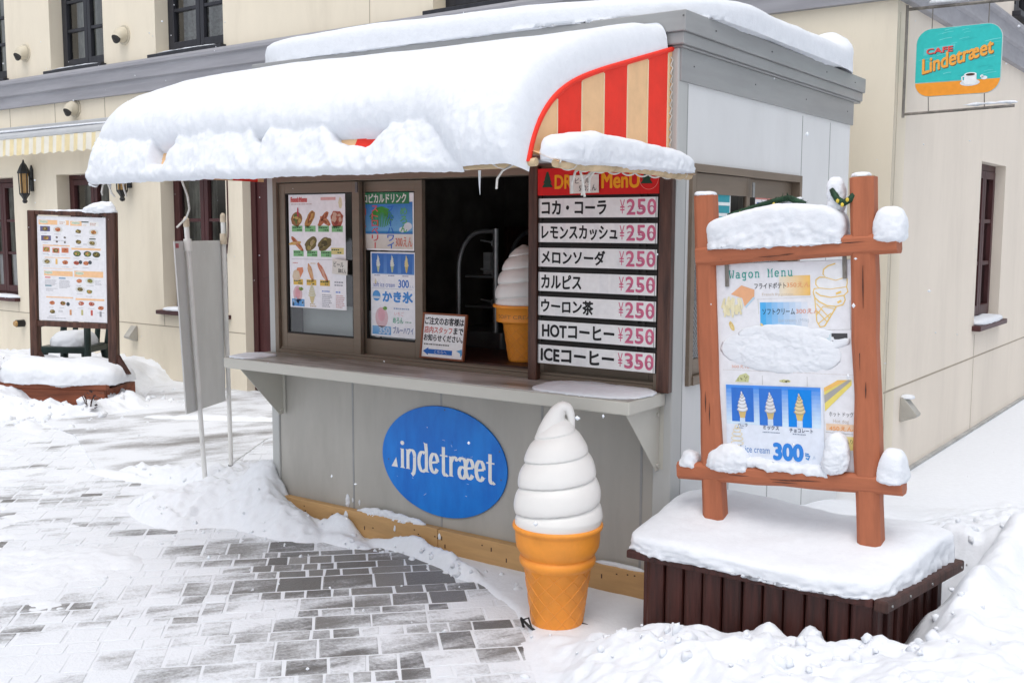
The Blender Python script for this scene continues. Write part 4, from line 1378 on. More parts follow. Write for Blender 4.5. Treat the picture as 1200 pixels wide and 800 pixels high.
# the ordering notice
nt_ = thing('notice_stand', 'white notice in a thin brown frame on the sill of the open window', 'notice', (-1.372, .02, .985), (R(-8), 0, 0))
q = MB()
for bx_ in ((-.142, -.132, 0, .235), (.132, .142, 0, .235), (-.132, .132, 0, .010), (-.132, .132, .225, .235)): q.box(bx_[0], bx_[1], -.008, .008, bx_[2], bx_[3])
q.build('frame', mat('notice_frame', (.22, .07, .03), .5, .2, 12), nt_, bevel=.002)
P = Print(M_front((0, -.001, 0)))
P.sheet(-.132, .010, .132, .225, (.86, .87, .88), .003)
K_ = (.02, .02, .025)
P.text('ご注文のお客様は', -.125, .175, .125, .212, K_, 2, bold=.03); P.text('店内スタッフ', -.125, .132, .055, .165, (.62, .20, .18), 2, bold=.03); P.text('まで', .065, .132, .125, .165, K_, 2, bold=.03)
P.text('お知らせください。', -.125, .092, .125, .125, K_, 2, bold=.03); P.scribble(-.122, .068, .07, .082, 1, (.12, .12, .12))
P.poly([(-.125, .038), (-.09, .058), (-.09, .050), (.065, .050), (.065, .026), (-.09, .026), (-.09, .018)], (.02, .14, .52), 1); P.text('こちらへ', -.05, .031, .03, .045, (.6, .68, .8), 2, bold=.01)
P.poly([(.09, .05), (.125, .06), (.13, .035), (.12, .02), (.115, .04)], (.12, .36, .66), 1)
P.build('sheet', PRINT, nt_, fix=False)
q = MB(); q.box(-.05, .05, .0, .005, 0, .18); q.prism([(.005, .16), (.085, .0), (.09, .0), (.012, .165)], -.004, .004, 'yz'); q.build('easel_back', GASKET, nt_)

# ------------------------------------------------------------------ giant soft cream cones
def soft_cone(name, label, loc, rotz, hc, hs_, rb, rl, rt, layers, tip=True, text=None, tiers=2, rs=None):
    root = thing(name, label, 'cone statue', loc, (0, 0, rotz), 'plastic soft cream cone statues')
    q = MB()
    zl = hc * .60
    if tiers == 2:
        prof = [(.001, 0), (rb, 0), (rb * 1.02, .01), (rl * .93, zl * .97), (rl * 1.0, zl * 1.0), (rl * 1.055, zl * 1.05), (rl * 1.065, zl * 1.10), (rl * 1.03, zl * 1.145), (rl * .985, zl * 1.155), (rl * .985, zl * 1.165),
                (rl * 1.05, zl * 1.2), (rt * .925, zl * 1.30), (rt * .945, zl * 1.42), (rt * .95, hc * .92), (rt * .965, hc * .945), (rt, hc * .955), (rt * 1.015, hc * .975), (rt, hc * .995), (rt * .95, hc), (.001, hc)]
    else:
        prof = [(.001, 0), (rb, 0), (rb * 1.02, .01), (rl * .94, hc * .66), (rl * 1.0, hc * .68), (rt * .90, hc * .70), (rt * .905, hc * .725), (rt * .91, hc * .94), (rt, hc * .95), (rt * 1.02, hc * .97), (rt, hc), (.001, hc)]
    q.lathe(prof, 56)
    zt = (zl if tiers == 2 else hc * .64) * .95
    nl = 11
    def rad(z): return np.interp(z, [p[1] for p in prof[2:5]], [p[0] for p in prof[2:5]])
    for sg in (-1, 1):
        for i in range(nl):
            pts = []
            for t in np.linspace(0, 1, 14):
                z = .012 + (zt - .012) * t
                a = 2 * math.pi * i / nl + sg * t * 1.9
                pts.append((rad(z) * math.cos(a), rad(z) * math.sin(a), z))
            q.tube(pts, rb * .022, 5, 1)
    q.build('cone', [ORANGE, ORANGE_LINE], root)
    # the swirl: a helical stack of bulges
    rs = rs or rt
    nz, na = 110, 72
    Zs = np.linspace(0, 1, nz)
    A = np.linspace(0, 2 * np.pi, na + 1)
    env_z = [0, .07, .18, .32, .46, .60, .73, .84, .93, 1.0]
    env_r = [.965, 1.0, .985, .94, .87, .77, .64, .48, .30, .06]
    top = hs_ * (.90 if tip else 1.0)
    V = []
    for z in Zs:
        e = np.interp(z, env_z, env_r) * rs
        n_ = layers * (z * (1.0 + .18 * z)) / 1.18
        f = (n_ - A[:-1] / (2 * np.pi) + 10.15) % 1.0
        k = 1 - z * .3
        bul = np.sqrt(np.clip(1 - np.abs(2 * f - .86) ** 2.2 / 1.14 ** 2.2, 0, 1))
        r = e * (.845 + .155 * bul) if z < .999 else e + 0 * f
        V += [(r_ * math.cos(a), r_ * math.sin(a), hc - .004 + top * z) for r_, a in zip(r, A[:-1])]
    F = [(i * na + j, i * na + (j + 1) % na, (i + 1) * na + (j + 1) % na, (i + 1) * na + j) for i in range(nz - 1) for j in range(na)]
    F.append(tuple(range((nz - 1) * na, nz * na)))
    q = MB()
    q.add(V, F, 0, smooth=True)
    if tip:
        t0 = hc + hs_
        pts = [(-.030, 0, t0 - .155), (-.026, 0, t0 - .115), (-.018, 0, t0 - .078), (-.004, 0, t0 - .040), (.016, 0, t0 - .018), (.036, 0, t0 - .022), (.049, 0, t0 - .046), (.054, 0, t0 - .085), (.056, 0, t0 - .13)]
        # smooth the path
        pp = np.array(pts); tt = np.linspace(0, len(pts) - 1, 30)
        pp = np.stack([np.interp(tt, range(len(pts)), pp[:, k]) for k in range(3)], 1)
        rr = list(np.interp(tt, range(len(pts)), [.070, .058, .046, .034, .026, .021, .017, .014, .010]))
        q.tube([tuple(x) for x in pp], rr, 20)
    q.build('soft_cream', WHITEPLASTIC, root, fix=False)
    return root
big = soft_cone('giant_cone', 'big plastic soft cream cone standing in the snow before the kiosk', (-.335, -.50, -.005), R(35), .445, .500, .104, .150, .186, 4.4)
q = MB()
q.lathe([(.001, 0), (.13, 0), (.135, .006), (.13, .012), (.001, .012)], 32, (.02, .02, -.012))
q.tube([(-.14, -.03, .005), (-.15, -.05, .05), (-.12, -.08, .03), (-.08, -.10, .005)], .006, 6)
q.tube([(-.15, -.02, .03), (-.12, -.07, .06), (-.10, -.09, .0)], .004, 6)
q.tube([(.10, -.03, .02), (.14, -.05, .015), (.17, -.06, .005)], .007, 6)
q.build('base_plate', BLACKIRON, big)
sm = soft_cone('giant_cone', 'smaller plastic soft cream cone inside the open serving window', (-1.02, .24, .985), R(20), .285, .300, .075, .110, .152, 4.4, tip=False, tiers=3, rs=.146)
P = MB()
v, f = text_geo('SOFT CREAM', .01)
xa, xb = min(p[0] for p in v), max(p[0] for p in v)
PTS = []
for x, y in v:
    a = R(-118) + (x - xa) / (xb - xa) * 1.55 - R(20)
    r_ = .139
    PTS.append((r_ * math.cos(a), r_ * math.sin(a), .220 + y * .026))
P.add(PTS, f)
P.build('relief_letters', mat('relief_letters', (.45, .19, .05), .5, .1), sm, fix=False)

# ------------------------------------------------------------------ display case inside
dc = thing('display_case', 'dark refrigerated display case with a curved steel frame inside the kiosk', 'display case', (-1.53, .62, .05))
q = MB(); q.box(-.34, .10, .0, .55, .0, 1.02); q.build('cabinet', DARKSTEEL, dc, bevel=.01)
for y in (.0, .5):
    q = MB()
    pts = [(-.20, y, 1.02), (-.20, y, 1.36)] + [(-.20 + .17 * (1 - math.cos(t)), y, 1.36 + .22 * math.sin(t)) for t in np.linspace(0, math.pi / 2, 12)[1:]] + [(.06, y, 1.58)]
    q.tube(pts, .013, 8)
    q.tube([(.06, y, 1.595), (.06, y, 1.02)], .017, 4, phase=math.pi / 4)
    q.build('case_frame', STEEL if y == 0 else DARKSTEEL, dc)
q = MB()
for z in (1.15, 1.32):
    q.box(-.17, .045, .02, .48, z, z + .012)
q.build('case_shelf', DARKSTEEL, dc)
q = MB()
for z in (1.17, 1.34, 1.5):
    q.tube([(-.05, .01, z + .03), (.02, .01, z + .02), (.045, .01, z)], .006, 6); q.box(.03, .055, .0, .02, z, z + .03)
q.box(-.10, -.05, .1, .15, 1.335, 1.46)
q.build('shelf_brackets', STEEL, dc)
q = MB(); q.box(-1.80, -1.48, .66, .95, .986, 1.03)
ST = thing('back_shelf', 'dim shelf with pale cups and boxes along the back wall of the kiosk', 'shelf', (-1.35, 2.12, 1.25))
q = MB(); q.box(-.95, .95, -.26, .05, 0, .025); q.box(-.95, .95, -.26, .05, .38, .405); q.box(-.95, -.92, -.26, .05, -.6, .405); q.box(.92, .95, -.26, .05, -.6, .405)
q.build('boards', BROWNWOOD, ST)
random.seed(66)
CUP = mat('paper_cup_stack', (.55, .53, .50), .6, .1)
for i in range(7):
    x = -.8 + i * .27 + random.uniform(-.05, .05); hh = random.uniform(.12, .28)
    if i % 2:
        MB().lathe([(.001, 0), (.032, 0), (.042, hh), (.038, hh), (.001, hh - .01)], 14, (x, -.12, .026 if i < 4 else .406)).build('paper_cups', CUP, ST)
    else:
        MB().box(x - .07, x + .07, -.2, -.05, .026, .026 + hh * .8).build('box', mat('dim_carton', (random.uniform(.2, .45), random.uniform(.2, .35), random.uniform(.15, .3)), .7), ST, bevel=.004)
pf_ = thing('picture_frame', 'dark framed picture on the back wall of the kiosk', 'picture', (-1.62, 2.17, 2.02))
q = MB()
for bx_ in ((-.16, -.13, -.26, .26), (.13, .16, -.26, .26), (-.13, .13, -.26, -.23), (-.13, .13, .23, .26)): q.box(bx_[0], bx_[1], -.02, .0, bx_[2], bx_[3])
q.build('frame', DARKSTEEL, pf_)
q = MB(); q.box(-.13, .13, -.008, -.001, -.23, .23); q.build('picture', mat('dim_picture', (.03, .028, .026), .4, .4, 9), pf_)

# ------------------------------------------------------------------ wagon menu sign in its planter
WS = thing('wagon_menu_sign', 'leaning terracotta timber sign with the wagon menu, standing in the snowy planter', 'sign', (.53, -.20, .38), (0, R(-3.2), 0))
def hewn(pts, r, seed, n=8, jit=.06, sq=1.0):
    """a hand-hewn octagonal timber, faces flat, a little crooked"""
    random.seed(seed)
    q = MB()
    P_ = [Vector(p) for p in pts]
    k = 9
    path, rr = [], []
    for i in range(k):
        t = i / (k - 1)
        p = P_[0].lerp(P_[1], t)
        path.append(p + Vector((random.uniform(-1, 1), random.uniform(-1, 1), random.uniform(-1, 1))) * r * jit * (0 < i < k - 1))
        rr.append(r * (1 + random.uniform(-1, 1) * jit))
    c_ = .36
    sec = [(1, -1 + c_), (1, 1 - c_), (1 - c_, 1), (-1 + c_, 1), (-1, 1 - c_), (-1, -1 + c_), (-1 + c_, -1), (1 - c_, -1)]
    dr = (P_[1] - P_[0]).normalized()
    up = Vector((0, 1, 0))
    a_ = dr.cross(up).normalized()
    V, F = [], []
    for p, r_ in zip(path, rr):
        V += [p + a_ * (u_ * r_ * random.uniform(.97, 1.03)) + up * (w_ * r_ * random.uniform(.97, 1.03)) for u_, w_ in sec]
    for i in range(k - 1):
        F += [(i * 8 + j, i * 8 + (j + 1) % 8, (i + 1) * 8 + (j + 1) % 8, (i + 1) * 8 + j) for j in range(8)]
    F += [tuple(range(8)), tuple(range((k - 1) * 8, k * 8))]
    q.add(V, F)
    return q
hewn([(-.288, 0, -.15), (-.293, 0, 1.418)], .043, 1).build('post', STAIN, WS, bevel=.0025)
hewn([(.330, 0, -.15), (.327, 0, 1.440)], .045, 2).build('post', STAIN, WS, bevel=.0025)
hewn([(-.325, -.012, 1.178), (.452, -.012, 1.200)], .038, 3, jit=.04).build('top_rail', STAIN_H, WS, bevel=.0025)
hewn([(-.437, -.012, .310), (.458, -.012, .322)], .036, 4, jit=.04).build('bottom_rail', STAIN_H, WS, bevel=.0025)
for (x, z, r_) in ((-.2935, 1.4185, .040), (.327, 1.4405, .043)):
    q = MB(); q.lathe([(.001, 0), (r_, 0), (r_ * .9, .002), (.001, .003)], 8, (x, 0, z)); q.build('end_grain', CUTWOOD, WS)
q = MB(); random.seed(23)
for i in range(4):
    x = random.uniform(-.25, .27); z = 1.178 + (x + .3) * .028 + random.uniform(-.02, .014); l_ = random.uniform(.04, .12)
    q.prism([(x, z), (x + l_ * .5, z + .0022), (x + l_, z + .003), (x + l_ * .5, z - .0012)], -.0515, -.0495, 'xz')
    x = random.uniform(-.25, .25); z = .312 + random.uniform(-.02, .014); l_ = random.uniform(.05, .16)
    q.prism([(x, z), (x + l_ * .5, z + .0025), (x + l_, z + .002), (x + l_ * .5, z - .0015)], -.0495, -.0478, 'xz')
for i in range(5):
    x = random.choice((-.288, .328)) + random.uniform(-.02, .02); z = random.uniform(.45, 1.05); l_ = random.uniform(.05, .16)
    q.prism([(x, z), (x + .0022, z + l_ * .5), (x + .001, z + l_), (x - .0016, z + l_ * .5)], -.0465 if x > 0 else -.0445, -.043, 'xz')
q.build('wood_cracks', BROWNWOOD, WS)
pm = MB(); pm.box(-.262, .285, -.012, .004, .335, 1.145)
pn_ = pm.build('menu_panel', STEELW, WS)
P = Print(M_front((-.262, -.0125, .335)))
W0, H0 = .547, .81
def U(x): return (x - 833) / 166.0 * W0            # photo columns and rows of the sheet, for tracing its layout
def V_(y): return (546 - y) / 239.0 * H0
def U2(x): return U(830 + x * .15)
def V2(y): return V_(290 + y * .15)
WH = (.74, .745, .78)
P.rect(.002, .002, W0 - .002, H0 - .002, WH, 1)
GT = (.03, .33, .28)
SLAB = {'W': [[(0, 1.4), (.2, 0), (.4, .9), (.6, 0), (.8, 1.4)], [(-.06, 1.4), (.22, 1.4)], [(.58, 1.4), (.86, 1.4)]],
        'a': [arc(.34, .28, .27, .28, 0, 360, 18), [(.62, 0), (.62, .68)] + arc(.36, .68, .26, .30, 0, 150, 8), [(.62, .02), (.82, .02)]],
        'g': [arc(.34, .52, .28, .44, 0, 360, 18), [(.62, 1.0), (.62, -.2)] + arc(.36, -.2, .26, .22, 0, -150, 8), [(.6, .97), (.82, .97)]],
        'o': [arc(.4, .5, .33, .48, 0, 360, 20)],
        'n': [[(.16, 0), (.16, 1.0)], [(.16, .7)] + arc(.41, .66, .25, .32, 150, 0, 8) + [(.66, 0)], [(0, .02), (.32, .02)], [(.5, .02), (.82, .02)], [(.0, .97), (.16, .97)]],
        'M': [[(.10, 0), (.10, 1.4), (.40, .55), (.70, 1.4), (.70, 0)], [(-.05, .02), (.25, .02)], [(.55, .02), (.85, .02)], [(-.05, 1.38), (.12, 1.38)], [(.68, 1.38), (.85, 1.38)]],
        'e': [[(.10, .52), (.70, .52)] + arc(.4, .5, .31, .48, 3, 320, 16)],
        'u': [[(.14, 1.0), (.14, .32)] + arc(.38, .30, .24, .28, 180, 330, 8), [(.64, 1.0), (.64, 0)], [(0, .97), (.14, .97)], [(.48, .97), (.64, .97)], [(.64, .02), (.82, .02)]]}
for i_, ch in enumerate('Wagon Menu'):
    for st in SLAB.get(ch, []):
        P.line([(U2(152 + 53.2 * i_ + 47 * x_), V2(228 - 42 * y_ - i_ * .8)) for x_, y_ in st], .0034, GT, 3)
P.rect(U2(560), V2(368), U2(805), V2(218), (.76, .70, .58), 2, right=(.80, .48, .12))
P.text('フライドポテト', U2(358), V2(312), U2(615), V2(268), (.03, .03, .035), 3, bold=.01); P.text('350えん', U2(620), V2(305), U2(805), V2(268), (.76, .34, .16), 3, bold=.012)
P.text('French fry potato', U2(420), V2(372), U2(670), V2(345), (.62, .52, .42), 3); P.dots(U2(380), V2(392), U2(805), V2(380), 44, .0012, (.5, .5, .5), 2)
P.dots(U2(385), V2(395), U2(388), V2(500), 18, .0012, (.5, .5, .5), 2)
for i in range(8):
    t = i / 8
    P.rect(U2(400 + 380 * t), V2(615), U2(400 + 380 * (t + .125)), V2(415), tuple(a * (1 - t) + b_ * t for a, b_ in zip((.08, .40, .76), WH)), 2)
P.text('ソフトクリーム', U2(420), V2(508), U2(680), V2(462), (.02, .03, .05), 3, bold=.012); P.text('300えん', U2(690), V2(502), U2(875), V2(465), (.72, .34, .24), 3, bold=.012)
P.text('Ice cream (Milk)', U2(550), V2(572), U2(790), V2(538), (.45, .52, .60), 3)
P.dots(U2(520), V2(632), U2(1110), V2(620), 62, .0013, (.35, .35, .35), 2); P.dots(U2(1103), V2(410), U2(1105), V2(615), 24, .0013, (.35, .35, .35), 2)
# chips
P.poly([(U2(160), V2(350)), (U2(250), V2(283)), (U2(358), V2(318)), (U2(355), V2(375)), (U2(275), V2(450)), (U2(255), V2(380))], (.76, .40, .22), 3)
P.line([(U2(355), V2(378)), (U2(280), V2(450))], .006, (.45, .60, .72), 2)
random.seed(14)
for i in range(40):
    u, v = random.uniform(95, 275), random.uniform(365, 470); a = random.uniform(1.2, 1.9)
    P.line([(U2(u), V2(v)), (U2(u + 60 * math.cos(a)), V2(v + 60 * math.sin(a)))], .007, random.choice([(.76, .70, .46), (.78, .73, .52), (.72, .66, .42)]), 4 + .05 * i)
for (u, v, rt) in ((160, 595, -1.15), (430, 615, -1.0)):
    P.food(U2(u), V2(v), .020 if u < 300 else .024, .0085 if u < 300 else .007, [(.72, .55, .20), (.62, .38, .12), (.76, .62, .3)], 3, rot=rt, n=12)
# line drawing of a cone
OL = (.80, .56, .16)
def ln(pts, w=.0035): P.line([(U2(a), V2(b_)) for a, b_ in pts], w, OL, 3)
P.poly([(U2(a), V2(b_)) for a, b_ in ((910, 230), (905, 185), (960, 150), (1030, 130), (1060, 160), (1075, 250), (1090, 300), (1085, 350), (1060, 430), (960, 450), (850, 415), (830, 340), (850, 250))], (.76, .765, .78), 2)
ln([(1000, 140), (945, 155), (910, 180), (905, 215), (925, 238), (880, 235), (850, 255), (848, 290), (870, 315), (835, 320), (826, 345), (838, 385), (870, 415), (930, 445), (1000, 452), (1050, 440), (1068, 405), (1060, 375)])
ln([(1085, 250), (1085, 285), (1080, 310), (1090, 345), (1060, 372), (960, 385), (880, 370), (845, 345)]); ln([(925, 240), (1000, 262), (1060, 245), (1075, 215)], .0025); ln([(870, 315), (960, 325), (1080, 310)], .0025)
ln([(838, 390), (850, 560), (875, 602), (910, 595), (1000, 455)]); ln([(850, 430), (950, 540)], .0025); ln([(845, 520), (900, 450), (990, 470)], .0025); ln([(850, 480), (930, 565)], .0025); ln([(860, 580), (960, 500)], .0025)
ln([(1000, 360), (1040, 345)], .006); ln([(1010, 425), (1040, 410)], .006)
# the photo strip half under the snow
P.rect(U2(680), V2(700), U2(785), V2(650), (.05, .05, .05), 3); P.rect(U2(790), V2(715), U2(955), V2(650), (.55, .66, .72), 3); P.food(U2(855), V2(690), .016, .012, [(.60, .60, .25), (.7, .7, .45), (.08, .1, .08)], 4, n=5); P.rect(U2(960), V2(705), U2(1080), V2(648), (.06, .06, .065), 3)
# lower half: second photo crop is at (830,420)
def U3(x): return U(830 + x * .15)
def V3(y): return V_(420 + y * .15)
P.text('300えん', U3(150), V3(55), U3(300), V3(30), (.70, .36, .26), 3); P.dots(U3(80), V3(70), U3(1120), V3(85), 100, .0012, (.5, .45, .42), 2)
P.poly([(U3(175), V3(162)), (U3(215), V3(110)), (U3(270), V3(92)), (U3(298), V3(115)), (U3(290), V3(162))], (.55, .56, .30), 3)
for i in range(9): P.ell(U3(random.uniform(200, 285)), V3(random.uniform(115, 158)), .002, .003, (.22, .22, .1), 4)
P.food(U3(590), V3(145), .022, .006, [(.55, .55, .26), (.65, .62, .35), (.1, .1, .05)], 3, n=8)
for x in (405, 765): P.dots(U3(x), V3(110), U3(x), V3(175), 9, .0012, (.35, .35, .35), 2)
# hot dog
P.poly([(U3(900), V3(360)), (U3(895), V3(190)), (U3(1000), V3(125)), (U3(1105), V3(120)), (U3(1105), V3(160))], (.74, .62, .16), 3)
P.poly([(U3(895), V3(215)), (U3(895), V3(185)), (U3(1000), V3(128)), (U3(1075), V3(122))], (.80, .48, .14), 4)
P.poly([(U3(898), V3(300)), (U3(896), V3(240)), (U3(1080), V3(120)), (U3(1105), V3(125))], (.36, .35, .33), 4)
P.text('ホット ドッグ', U3(930), V3(395), U3(1115), V3(358), (.05, .05, .05), 3); P.text('Hot dog', U3(960), V3(450), U3(1080), V3(415), (.55, .48, .42), 3)
P.rect(U3(905), V3(500), U3(1120), V3(450), (.76, .56, .40), 2); P.text('450えん', U3(930), V3(500), U3(1110), V3(465), (.78, .32, .10), 3, bold=.012)
P.dots(U3(905), V3(515), U3(1120), V3(522), 26, .0013, (.3, .3, .3), 2)
P.rect(U3(1000), V3(640), U3(1122), V3(540), (.76, .72, .55), 2, right=(.80, .66, .18)); P.text('コス(2こ5つ入り)', U3(902), V3(598), U3(1118), V3(560), (.05, .05, .05), 3); P.text('Berry', U3(915), V3(640), U3(985), V3(618), (.5, .5, .5), 3)
P.build('wagon_menu_sheet', PRINT, pn_, fix=False)
# ice cream sheet pinned over it
P = Print(M_front((-.262, -.0165, .335)))
P.poly([(U(844), V_(548)), (U(964), V_(548)), (U(963), V_(449)), (U(844.5), V_(446))], (.70, .75, .84), 1)
x0, x1, y0, y1 = U3(100), U3(870), V3(490), V3(185)
for i in range(10):
    t = i / 10
    P.rect(x0, y0 + (y1 - y0) * t, x1, y0 + (y1 - y0) * (t + .1), tuple(a * (1 - t) + b_ * t for a, b_ in zip((.60, .74, .86), (.0, .20, .72))), 2)
for i, (u, cr_, cn, bx_) in enumerate(((236, (.74, .76, .80), (.62, .46, .18), (.03, .16, .58)), (468, (.72, .72, .74), (.60, .46, .20), (.03, .17, .60)), (704, (.72, .60, .36), (.66, .48, .16), (.0, .22, .72)))):
    P.rect(U3(u - 90), V3(490 if i else 470), U3(u + 95), V3(205), bx_, 3)
    cone_icon(P, U3(u), V3(385), .125, cr_, cn, 4, line=tuple(c * .55 for c in cr_), wf=.72)
    P.rect(U3(u - 22), V3(490), U3(u + 22), V3(440), (.55, .66, .80), 5)
P.text('バニラ', U3(195), V3(508), U3(275), V3(482), (.03, .04, .10), 3, bold=.015); P.text('ミックス', U3(405), V3(522), U3(535), V3(490), (.03, .04, .10), 3, bold=.015); P.text('チョコレート', U3(620), V3(530), U3(805), V3(500), (.03, .04, .10), 3, bold=.015)
for (a, b_, y) in ((185, 270, 525), (400, 545, 548), (645, 755, 550)): P.scribble(U3(a), V3(y), U3(b_), V3(y - 14), 1, (.2, .25, .35), 3)
for k, (v, r_) in enumerate(((640, 52), (605, 50), (570, 44), (540, 30), (515, 16))): P.line(arc(U3(185), V3(v), U3(185 + r_) - U3(185), .008, 0, 360, 16), .002, (.80, .68, .40), 3)
P.text('Soft ice cream', U3(150), V3(708), U3(455), V3(655), (.12, .26, .55), 3); P.text('300', U3(490), V3(745), U3(720), V3(625), (.03, .22, .66), 3, bold=.05)
P.line([(U3(740), V3(700)), (U3(775), V3(705)), (U3(765), V3(730)), (U3(745), V3(720))], .005, (.05, .26, .62), 3); P.line([(U3(740), V3(685)), (U3(770), V3(690))], .004, (.05, .26, .62), 3)
P.line([(U3(800), V3(725)), (U3(812), V3(700)), (U3(818), V3(722))], .003, (.5, .6, .72), 3)
P.build('soft_ice_cream_sheet', PRINT, pn_, fix=False)
for (x, z0, z1) in ((-.205, 1.055, 1.165), (.258, 1.075, 1.175)):
    q = MB(); q.box(x - .008, x + .008, -.022, -.0175, z0, z1); q.tube([(x, -.022, z0 + .02), (x, -.026, z0 + .02)], .004, 6); q.build('hook_strap', GALV, WS, bevel=.002)

def wsn(name, lc, half, label, **k):
    """snow lying on the leaning sign, placed in the sign's own frame"""
    th = R(-3.2)
    c_ = Vector((.53 + lc[0] * math.cos(th) + lc[2] * math.sin(th), -.20 + lc[1], .38 - lc[0] * math.sin(th) + lc[2] * math.cos(th)))
    return snow_pad(name, c_, half, label=label, **k)
def rail_def(P):
    P = P.copy()
    up_ = P[:, 2] > 0
    P[:, 2] += np.where(up_, .02 * np.sin(P[:, 0] * 9 + 1.2) + P[:, 0] * .055, P[:, 0] * .055)
    P[:, 2] -= np.where(up_, .035 * np.exp(-((P[:, 0] + .14) / .05) ** 2) * (P[:, 1] > 0), 0)
    return P
wsn('rail_snow', (-.008, -.005, 1.212), (.272, .062, .130), 'long white bank of snow on the top rail of the wagon menu sign', n=7, amp=.014, freq=6, step=.009, seed=41, deform=rail_def, crumb=.008, under=.08)
wsn('rail_snow', (.418, -.005, 1.225), (.058, .058, .105), 'rounded lump of snow on the right end of the top rail', n=3, amp=.012, freq=8, step=.008, seed=42, crumb=.005, under=.25)
wsn('rail_snow', (.225, .0, 1.375), (.034, .034, .075), 'upright plug of snow beside the top of the right sign post', n=2.8, amp=.008, freq=16, step=.006, seed=43, crumb=.006, under=.9)
wsn('rail_snow', (.418, -.01, .345), (.052, .058, .112), 'lump of snow on the right end of the bottom rail', n=2.8, amp=.012, freq=8, step=.008, seed=44, crumb=.005, under=.2)
wsn('rail_snow', (.218, -.035, .40), (.052, .042, .108), 'tongue of snow hanging over the bottom rail beside the right post', n=2.4, amp=.016, freq=9, step=.007, seed=45, crumb=.006, under=.55)
wsn('rail_snow', (-.215, -.03, .345), (.085, .045, .085), 'crumbly snow at the left end of the bottom rail under the ice cream sheet', n=2.4, amp=.018, freq=10, step=.007, seed=46, crumb=.007, under=.3)
wsn('rail_snow', (.02, -.02, .347), (.21, .035, .030), 'thin strip of snow along the bottom rail under the ice cream sheet', n=3, amp=.014, freq=14, step=.008, seed=47, crumb=.010, under=.3)
wsn('rail_snow', (-.388, -.01, .335), (.040, .045, .060), 'small lump of snow on the left stub of the bottom rail', n=2.6, amp=.012, freq=14, step=.007, seed=48, crumb=.008, under=.2)
wsn('rail_snow', (-.293, .0, 1.42), (.040, .040, .014), 'thin cap of snow on top of the left sign post', n=3, amp=.004, freq=14, step=.007, seed=49, crumb=.004, under=.2)
wsn('rail_snow', (.318, .0, 1.442), (.034, .034, .018), 'thin cap of snow on top of the right sign post', n=3, amp=.004, freq=14, step=.007, seed=50, crumb=.004, under=.2)
wsn('panel_snow', (.0, -.0125, .80), (.245, .0065, .090), 'snow stuck across the middle of the wagon menu sheet', n=2.0, amp=.008, freq=9, step=.006, seed=51, crumb=.003, under=.9)
wsn('panel_snow', (.05, -.0125, .855), (.22, .006, .048), 'thin snow stuck below the photo strip of the wagon menu sheet', n=2.0, amp=.008, freq=11, step=.006, seed=52, crumb=.003, under=.9)
# garland
ga = thing('fairy_light_garland', 'dark green tinsel garland with yellow bulbs, half buried on the top rail', 'garland', (.53, -.195, 1.642))
q = MB()
random.seed(9)
def tinsel(pts, k=9, r=.022):
    P_ = np.array(pts); t = np.linspace(0, len(pts) - 1, 60)
    pp = np.stack([np.interp(t, range(len(pts)), P_[:, i]) for i in range(3)], 1)
    q.tube([tuple(x) for x in pp], .012, 6)
    for x in pp:
        for _ in range(k):
            d_ = Vector((random.gauss(0, 1), random.gauss(0, 1), random.gauss(0, 1))).normalized() * random.uniform(.6, 1.2) * r
            s_ = Vector((random.gauss(0, 1), random.gauss(0, 1), random.gauss(0, 1))).normalized() * .003
            a = Vector(x)
            q.add([a - s_, a + s_, a + d_], [(0, 1, 2)])
tinsel([(-.29, .03, .055), (-.20, .04, .085), (-.12, .045, .110), (-.05, .04, .125), (.02, .02, .10)])
tinsel([(.14, -.03, .15), (.165, -.045, .115), (.19, -.05, .10), (.215, -.045, .115), (.235, -.03, .15)], r=.014)
q.build('tinsel', FIR, ga, fix=False)
q = MB()
for (x, y, z) in ((-.10, .02, .10), (-.085, .02, .092), (.19, -.062, .094), (.172, -.06, .108), (.207, -.06, .112), (-.24, .03, .07)):
    q.lathe([(.001, -.008), (.006, -.004), (.006, .004), (.001, .008)], 8, (x, y, z))
q.build('bulbs', YELLOWBULB, ga)
snow_pad('garland_snow', (.43, -.125, 1.735), (.10, .028, .018), 2.4, .02, 25, .006, seed=61, rotz=0, label='crumbs of snow on the green garland above the rail', crumb=.008, deform=lambda P: P + np.stack([0 * P[:, 0], 0 * P[:, 0], P[:, 0] * .3], 1))

# planter
PL = thing('slatted_planter', 'dark brown slatted wooden planter full of snow under the wagon menu sign', 'planter', (.478, -.19, 0))
X0, X1, Y0, Y1 = -.415, .470, -.275, .285
random.seed(17)
q = MB()
n = 11
wd = (X1 - X0) / n
for i in range(n):
    a = X0 + i * wd
    r_ = wd * .47
    yy = Y0 + random.uniform(-.004, .004)
    pr_ = [(a + wd * .5 + r_ * math.cos(t), yy - r_ * .42 * math.sin(t)) for t in np.linspace(0, math.pi, 9)]
    zt = .352
    q.prism(pr_ + [(a + wd * .5 - r_, yy + .02), (a + wd * .5 + r_, yy + .02)], -.05, zt, 'xy')
q.build('front_slats', PLANTER, PL, bevel=.002)
q = MB()
q2 = MB()
n = 7
wd = (Y1 - Y0) / n
for i in range(n):
    a = Y0 + i * wd
    q.box(X1 - .02 + .17 * (a - Y0), X1 + .016 + .17 * (a - Y0) + random.uniform(-.003, .004), a + .004, a + wd - .006, -.05, .352)
    q2.box(X0 - .016, X0 + .02, a + .004, a + wd - .006, -.05, .352)
q.build('side_slats', PLANTER, PL, bevel=.004)
q2.build('side_slats', PLANTER, PL, bevel=.004)
q = MB(); q.box(X0, X1, Y1 - .02, Y1 + .01, -.05, .35); q.box(X0 + .022, X1 - .022, Y0 + .024, Y1 - .024, -.02, .30); q.build('box_lining', PLANTER, PL)
q = MB()
